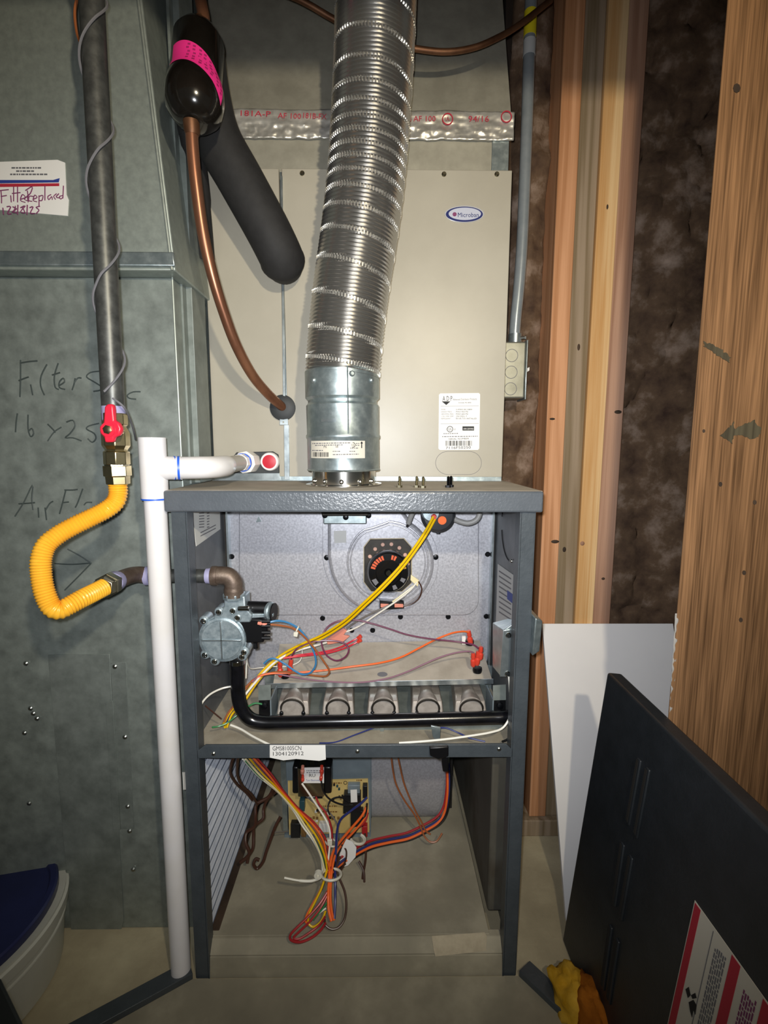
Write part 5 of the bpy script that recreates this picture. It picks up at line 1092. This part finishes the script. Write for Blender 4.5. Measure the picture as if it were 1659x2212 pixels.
down('control_cable', 'dark cable with a hook end leaning toward the circuit board', [(606, 1764, .19), (595, 1785, .18), (585, 1812, .17), (575, 1840, .155), (568, 1862, .145), (556, 1876, .14), (548, 1868, .14), (552, 1856, .145), (560, 1858, .145)], 'darkbrown', .0030)
down('grey_wire', 'thin bare wires fraying toward the circuit board edge', [(588, 1798, .175), (605, 1797, .18), (622, 1796, .19)], 'grey', .0010)
tie = thing('cable_tie', 'long white nylon cable tie strapped around the wire bundle', 'cable tie', P(700, 1892, .055), 'cable ties')
tc_ = P(716, 1889, .062)
B().torus(tc_, (0, .25, 1), .0165, .0022, 26, 6).build('band', 'nylon', tie)
B().lathe(P(688, 1886, .048), (0, -1, 0), [(0, .0068), (.006, .0068), (.006, .0028), (.002, .0026)], 18).build('mounting_eye', 'nylon', tie)
B().tube(pxpath([(690, 1897, .05), (672, 1903, .048), (645, 1902, .047), (614, 1896, .046)]), [.0024] * 12 + [.0018] * 7, 6).build('tail', 'nylon', tie)
tie = thing('cable_tie', 'small white cable tie gathering the wires below the board', 'cable tie', P(712, 1818, .125), 'cable ties')
B().torus(P(716, 1820, .128), (.3, .2, 1), .011, .0018, 20, 6).build('band', 'nylon', tie); B().prism([P(x, y, .112) for x, y in ((707, 1811), (718, 1811), (718, 1824), (708, 1824))], (0, -.004, 0)).build('head', 'nylon', tie, bevel=.001)
tg = thing('white_wire_tag', 'white plastic ring with a folded paper tag hung on the harness', 'tag', P(760, 1850, .12))
B().torus(P(772, 1812, .14), (.2, 1, .2), S(.14, 17), .0026, 28, 8, -.3, 3.6).build('ring', 'nylon', tg)
B().torus(P(772, 1812, .135), (.1, 1, .3), S(.14, 19), .0018, 28, 8, -.3, 3.4).build('ring', 'nylon', tg)
B().prism([P(x, y, .115) for x, y in ((748, 1812), (762, 1818), (770, 1830), (768, 1850), (752, 1868), (732, 1874), (731, 1852), (740, 1828))], (0, -.0015, 0)).build('paper_tag', 'paper', tg, smooth=0)

# ================================================================== RIGHT: WHITE BOARD, FURNACE DOOR, FOAM
wb = thing('white_board', 'thin white board leaning against the studs behind the black door', 'board', (.51, .0915, 0))
xb0, xb1 = .3752, .648; zt2 = .4875
B().hexa([(xb0, .0915, .0), (xb1, .0915, .0), (xb1, .288, zt2), (xb0, .288, zt2), (xb0, .0990, .0), (xb1, .0990, .0), (xb1, .2945, zt2 - .0022), (xb0, .2945, zt2 - .0022)]).build('panel', 'white_board', wb, smooth=0, bevel=.0005)
pwr = thing('plastic_wrap_edge', 'crinkled clear plastic strip hanging beside the timber post', 'plastic strip', P(1445, 1555, -.02))
def wrapf(u, v):
    x_ = 1462 - 14 * v + (u - .5) * 7; y_ = 1325 + 235 * v; q = P(x_, y_, -.0590); q.y += .0003 * math.sin(v * 70) + .0003 * math.sin(v * 33 + u * 3); return q
o = B().grid(wrapf, 4, 60).build('film', 'plastic_wrap', pwr, smooth=60); sm = o.modifiers.new('solid', 'SOLIDIFY'); sm.thickness = .0006

dT, dB = P(1310, 1450, .06), PZ(1217, 2037, 0.0)
dB = Vector((dB.x, .058, 0.0)); dT = Vector((dT.x, .058, dT.z))
upv = (dT - dB); hgt = upv.length; upn = upv.normalized(); lv = Vector((0, -1, 0)); nrm = upn.cross(lv); nrm = nrm if nrm.x < 0 else -nrm
Ldoor = .53; TH = .024
fdn = thing('furnace_door', 'black furnace door panel leaning at lower right with louver slots and warning label', 'door panel', dB)
B().hexa([dB, dB + lv * Ldoor, dT + lv * Ldoor, dT, dB - nrm * TH + Vector((0, 0, max(0, nrm.z * TH))), dB + lv * Ldoor - nrm * TH + Vector((0, 0, max(0, nrm.z * TH))), dT + lv * Ldoor - nrm * TH, dT - nrm * TH]).build('panel', 'paint_black', fdn, bevel=.004, seg=3)
df = lambda x, y: PL(x, y, dB + nrm * .0002, nrm)
for (a_, b2) in (((1383, 1640), (1358, 1780)), ((1402, 1660), (1375, 1808)), ((1347, 1822), (1328, 1955)), ((1365, 1850), (1342, 1985)), ((1321, 2000), (1303, 2135)), ((1336, 2030), (1316, 2165))):
    A, C_ = df(*a_), df(*b2); m_ = (A + C_) / 2; w_ = (C_ - A); L_ = w_.length / 2; sd = w_.normalized().cross(nrm)
    lo_ = B().obox(m_ + nrm * .0006, w_, sd, nrm, L_, .0042, .0016).build('louver', 'paint_black', fdn, bevel=.0014, seg=2)
    B().obox(m_ + sd * .0022 + nrm * .0016, w_, sd, nrm, L_ * .94, .0024, .0012).build('louver_slot', 'dark_void', lo_)
# warning label
wl = [(1502, 1945), (1700, 2222), (1640, 2480), (1400, 2405)]
tl_ = df(1502, 1945); eu = (df(1659, 2165) - tl_); eu = (eu - nrm * eu.dot(nrm)).normalized(); ev = (df(1443, 2212) - tl_); ev = (ev - nrm * ev.dot(nrm)).normalized()
def lpnt(u, v, h=.0006): return tl_ + eu * u + ev * v + nrm * h
B().prism([lpnt(0, 0, .0002), lpnt(.19, 0, .0002), lpnt(.19, .20, .0002), lpnt(0, .20, .0002)], nrm * .0005).build('warning_label', 'label_dirty', fdn, smooth=0)
wlo = fdn.children[-1]
ulen = (df(1659, 2165) - tl_).length; vlen = (df(1443, 2212) - tl_).length
def ucoord(px, py):
    q = df(px, py) - tl_; # solve in (eu,ev)
    a11 = eu.dot(eu); a12 = eu.dot(ev); a22 = ev.dot(ev); b1 = q.dot(eu); b2 = q.dot(ev); dt = a11 * a22 - a12 * a12
    return ((b1 * a22 - b2 * a12) / dt, (b2 * a11 - b1 * a12) / dt)
u1 = ucoord(1515, 1968)[0]; u2, u3 = ucoord(1583, 2062)[0], ucoord(1602, 2086)[0]; u4 = ucoord(1650, 2160)[0]
e_ = .0015
def bar(name, ua, ub, m, va=e_, vb=.2 - e_): B().prism([lpnt(ua, va, .0008), lpnt(ub, va, .0008), lpnt(ub, vb, .0008), lpnt(ua, vb, .0008)], nrm * .0003).build(name, m, wlo, smooth=0)
bar('red_bar', e_, u1, 'ink_red'); bar('red_bar', u2, u3, 'ink_red'); bar('red_bar', u4, u4 + (u3 - u2), 'ink_red')
ur = ucoord(1543, 2008)[0]; bar('rule', ur, ur + .0008, 'ink_soft', .004)
def textcol(ua, ub, nrow, m, v0=.012):
    b = B()
    for k in range(nrow):
        u_ = ua + (ub - ua) * k / nrow; v = v0 + random.uniform(0, .006)
        while v < .19:
            l_ = random.uniform(.003, .009); b.prism([lpnt(u_, v, .0008), lpnt(u_ + .0016, v, .0008), lpnt(u_ + .0016, v + l_, .0008), lpnt(u_, v + l_, .0008)], nrm * .0002); v += l_ + .0016
    b.build('label_print', m, wlo, smooth=0)
textcol(ur + (u2 - ur) * .25, u2 - .004, 6, 'ink_soft'); textcol(u3 + (u4 - u3) * .3, u4 - .004, 6, 'ink_purple')
b = B()
for pl_ in ([(1483, 2137), (1490, 2132), (1494, 2150), (1488, 2156)], [(1495, 2150), (1504, 2145), (1507, 2156), (1498, 2158)], [(1490, 2165), (1500, 2160), (1507, 2172), (1504, 2192), (1500, 2182), (1497, 2198), (1493, 2185)]):
    b.prism([df(x, y) + nrm * .001 for x, y in pl_], nrm * .0003)
b.build('hazard_pictogram', 'ink', wlo, smooth=0)
# crumpled foam on the floor
fm = thing('foam_scrap', 'crumpled yellow and orange foam scrap on the floor by the black door', 'foam scrap', PZ(1250, 2200, 0))
def lump(c, rx, ry, rz, seed, nm, m):
    b = B(); b.ball((0, 0, 0), 1, 1, 1, 28, 18)
    for q in b.v:
        n_ = noise.fractal(q * 1.6 + Vector((seed, 0, 0)), .9, 2, 4) * .30; q *= (1 + n_)
    for q in b.v:
        q.x = c.x + q.x * rx; q.y = c.y + q.y * ry; q.z = max(.0005, c.z + q.z * rz)
    return b.build(nm, m, fm, smooth=60)
lump(PZ(1238, 2170, 0) + Vector((-.004, 0, .014)), .030, .042, .032, 3, 'yellow_half', 'foam_yellow')
lump(PZ(1275, 2200, 0) + Vector((-.004, -.01, .018)), .030, .055, .034, 8, 'orange_half', 'foam_orange')

# ================================================================== LEFT FRONT: PAIL, DARK BOX, BASE RAILS
pa = thing('plastic_pail', 'white plastic pail with dark navy blue lid on the floor', 'pail', (-.63, -.02, 0))
pcx, pcy = -.634, -.015
B().lathe((pcx, pcy, 0), (0, 0, 1), [(0.001, .143), (.004, .147), (.095, .155), (.097, .160), (.115, .162), (.117, .158), (.121, .158)], 64).build('body', 'pail_white', pa)
B().lathe((pcx, pcy, .117), (0, 0, 1), [(.001, .145), (.006, .148), (.018, .148), (.021, .145), (.021, .137), (.016, .134), (.016, .0005)], 64).build('lid', 'lid_navy', pa)
B().torus((pcx, pcy, .082), (0, 0, 1), .1545, .0022, 64, 6).build('rim_rib', 'pail_white', pa)
for o_ in pa.children:
    for q in o_.data.vertices:
        q.co.z *= max(.3, 1 + (q.co.x - (pcx + .155)) * .16 / .12)
dk = thing('black_case', 'dark black case corner at the lower left edge', 'case', (-.56, -.13, 0))
w1, w2 = PZ(0, 2105, .25), PZ(52, 2212, .25)
dd = (w2 - w1); dd.z = 0; dd.normalize(); pn = Vector((dd.y, -dd.x, 0)); pn = pn if pn.x < 0 else -pn
w1e = w1 - dd * .0; w2e = w2 + dd * .25
B().hexa([Vector((w1e.x, w1e.y, .001)), Vector((w2e.x, w2e.y, .001)), w2e, w1e] + [q + pn * .12 for q in (Vector((w1e.x, w1e.y, .001)), Vector((w2e.x, w2e.y, .001)), w2e, w1e)]).build('shell', 'black_plastic', dk, bevel=.004)
B().hexa([Vector((w1e.x, w1e.y, .200)) - pn * .002, Vector((w2e.x, w2e.y, .200)) - pn * .002, Vector((w2e.x, w2e.y, .206)) - pn * .002, Vector((w1e.x, w1e.y, .206)) - pn * .002] + [Vector((w1e.x, w1e.y, .200)) + pn * .002, Vector((w2e.x, w2e.y, .200)) + pn * .002, Vector((w2e.x, w2e.y, .206)) + pn * .002, Vector((w1e.x, w1e.y, .206)) + pn * .002]).build('lid_rim', 'grey_plastic', dk)
tr = thing('floor_tray', 'dusty sheet metal floor tray spreading in front of the furnace', 'tray', (0, -.1, 0))
# tray front widens outward, with dark rails along its two slanting edges
L0, L1 = Vector((-.262, -.004, 0)), Vector((-.42, -.105, 0)); R0, R1 = Vector((.262, -.004, 0)), Vector((.345, -.105, 0))
B().prism([L0 + Vector((0, 0, .0005)), R0 + Vector((0, 0, .0005)), R1 + Vector((0, 0, .0005)), R1 + Vector((0, -.3, .0005)), L1 + Vector((0, -.3, .0005)), L1 + Vector((0, 0, .0005))], (0, 0, .003)).build('sheet', 'dusty_floor', tr, smooth=0)
for A, C_, sgn in ((L0, L1, -1), (R0, R1, 1)):
    d_ = (C_ - A).normalized(); sd = Vector((d_.y, -d_.x, 0)); sd = sd if sd.y > 0 else -sd
    E_ = A + d_ * .30
    b = B(); b.hexa([A + Vector((0, 0, .003)), E_ + Vector((0, 0, .003)), E_ + Vector((0, 0, .014)), A + Vector((0, 0, .014)), A + sd * .030 + Vector((0, 0, .003)), E_ + sd * .030 + Vector((0, 0, .003)), E_ + sd * .030 + Vector((0, 0, .010)), A + sd * .030 + Vector((0, 0, .010))])
    b.build('edge_rail', 'paint_dark', tr, bevel=.001)
# loose screws left standing on the furnace top
for x, y, lab_, m in ((863, 1052, 'first loose hex screw standing upside down right of the vent collar', 'fitting_grey'), (900, 1052, 'second loose hex screw standing upside down right of the vent collar', 'fitting_grey'),
                      (914, 1053, 'third loose hex screw standing upside down right of the vent collar', 'fitting_grey'), (968, 1052, 'tallest loose dark screw standing at the right on the furnace top', 'screw_dark'), (974, 1051, 'loose dark screw beside the tallest one on the furnace top', 'screw_dark')):
    q = PZ(x, y + 1, ZF); tq = thing('loose_screw', lab_, 'screw', q, 'loose screws on the furnace top')
    B().lathe(q, (0, 0, 1), [(0, .0044), (.0035, .0044), (.0036, .0024)], 6).build('head', m, tq, smooth=20)
    prof_ = [(.0035, .0020)]
    for k in range(10): prof_ += [(.004 + k * .0013, .0026), (.0046 + k * .0013, .0018)]
    prof_.append((.0175, .0004)); B().lathe(q, (0, 0, 1), prof_, 10).build('thread', m, tq)
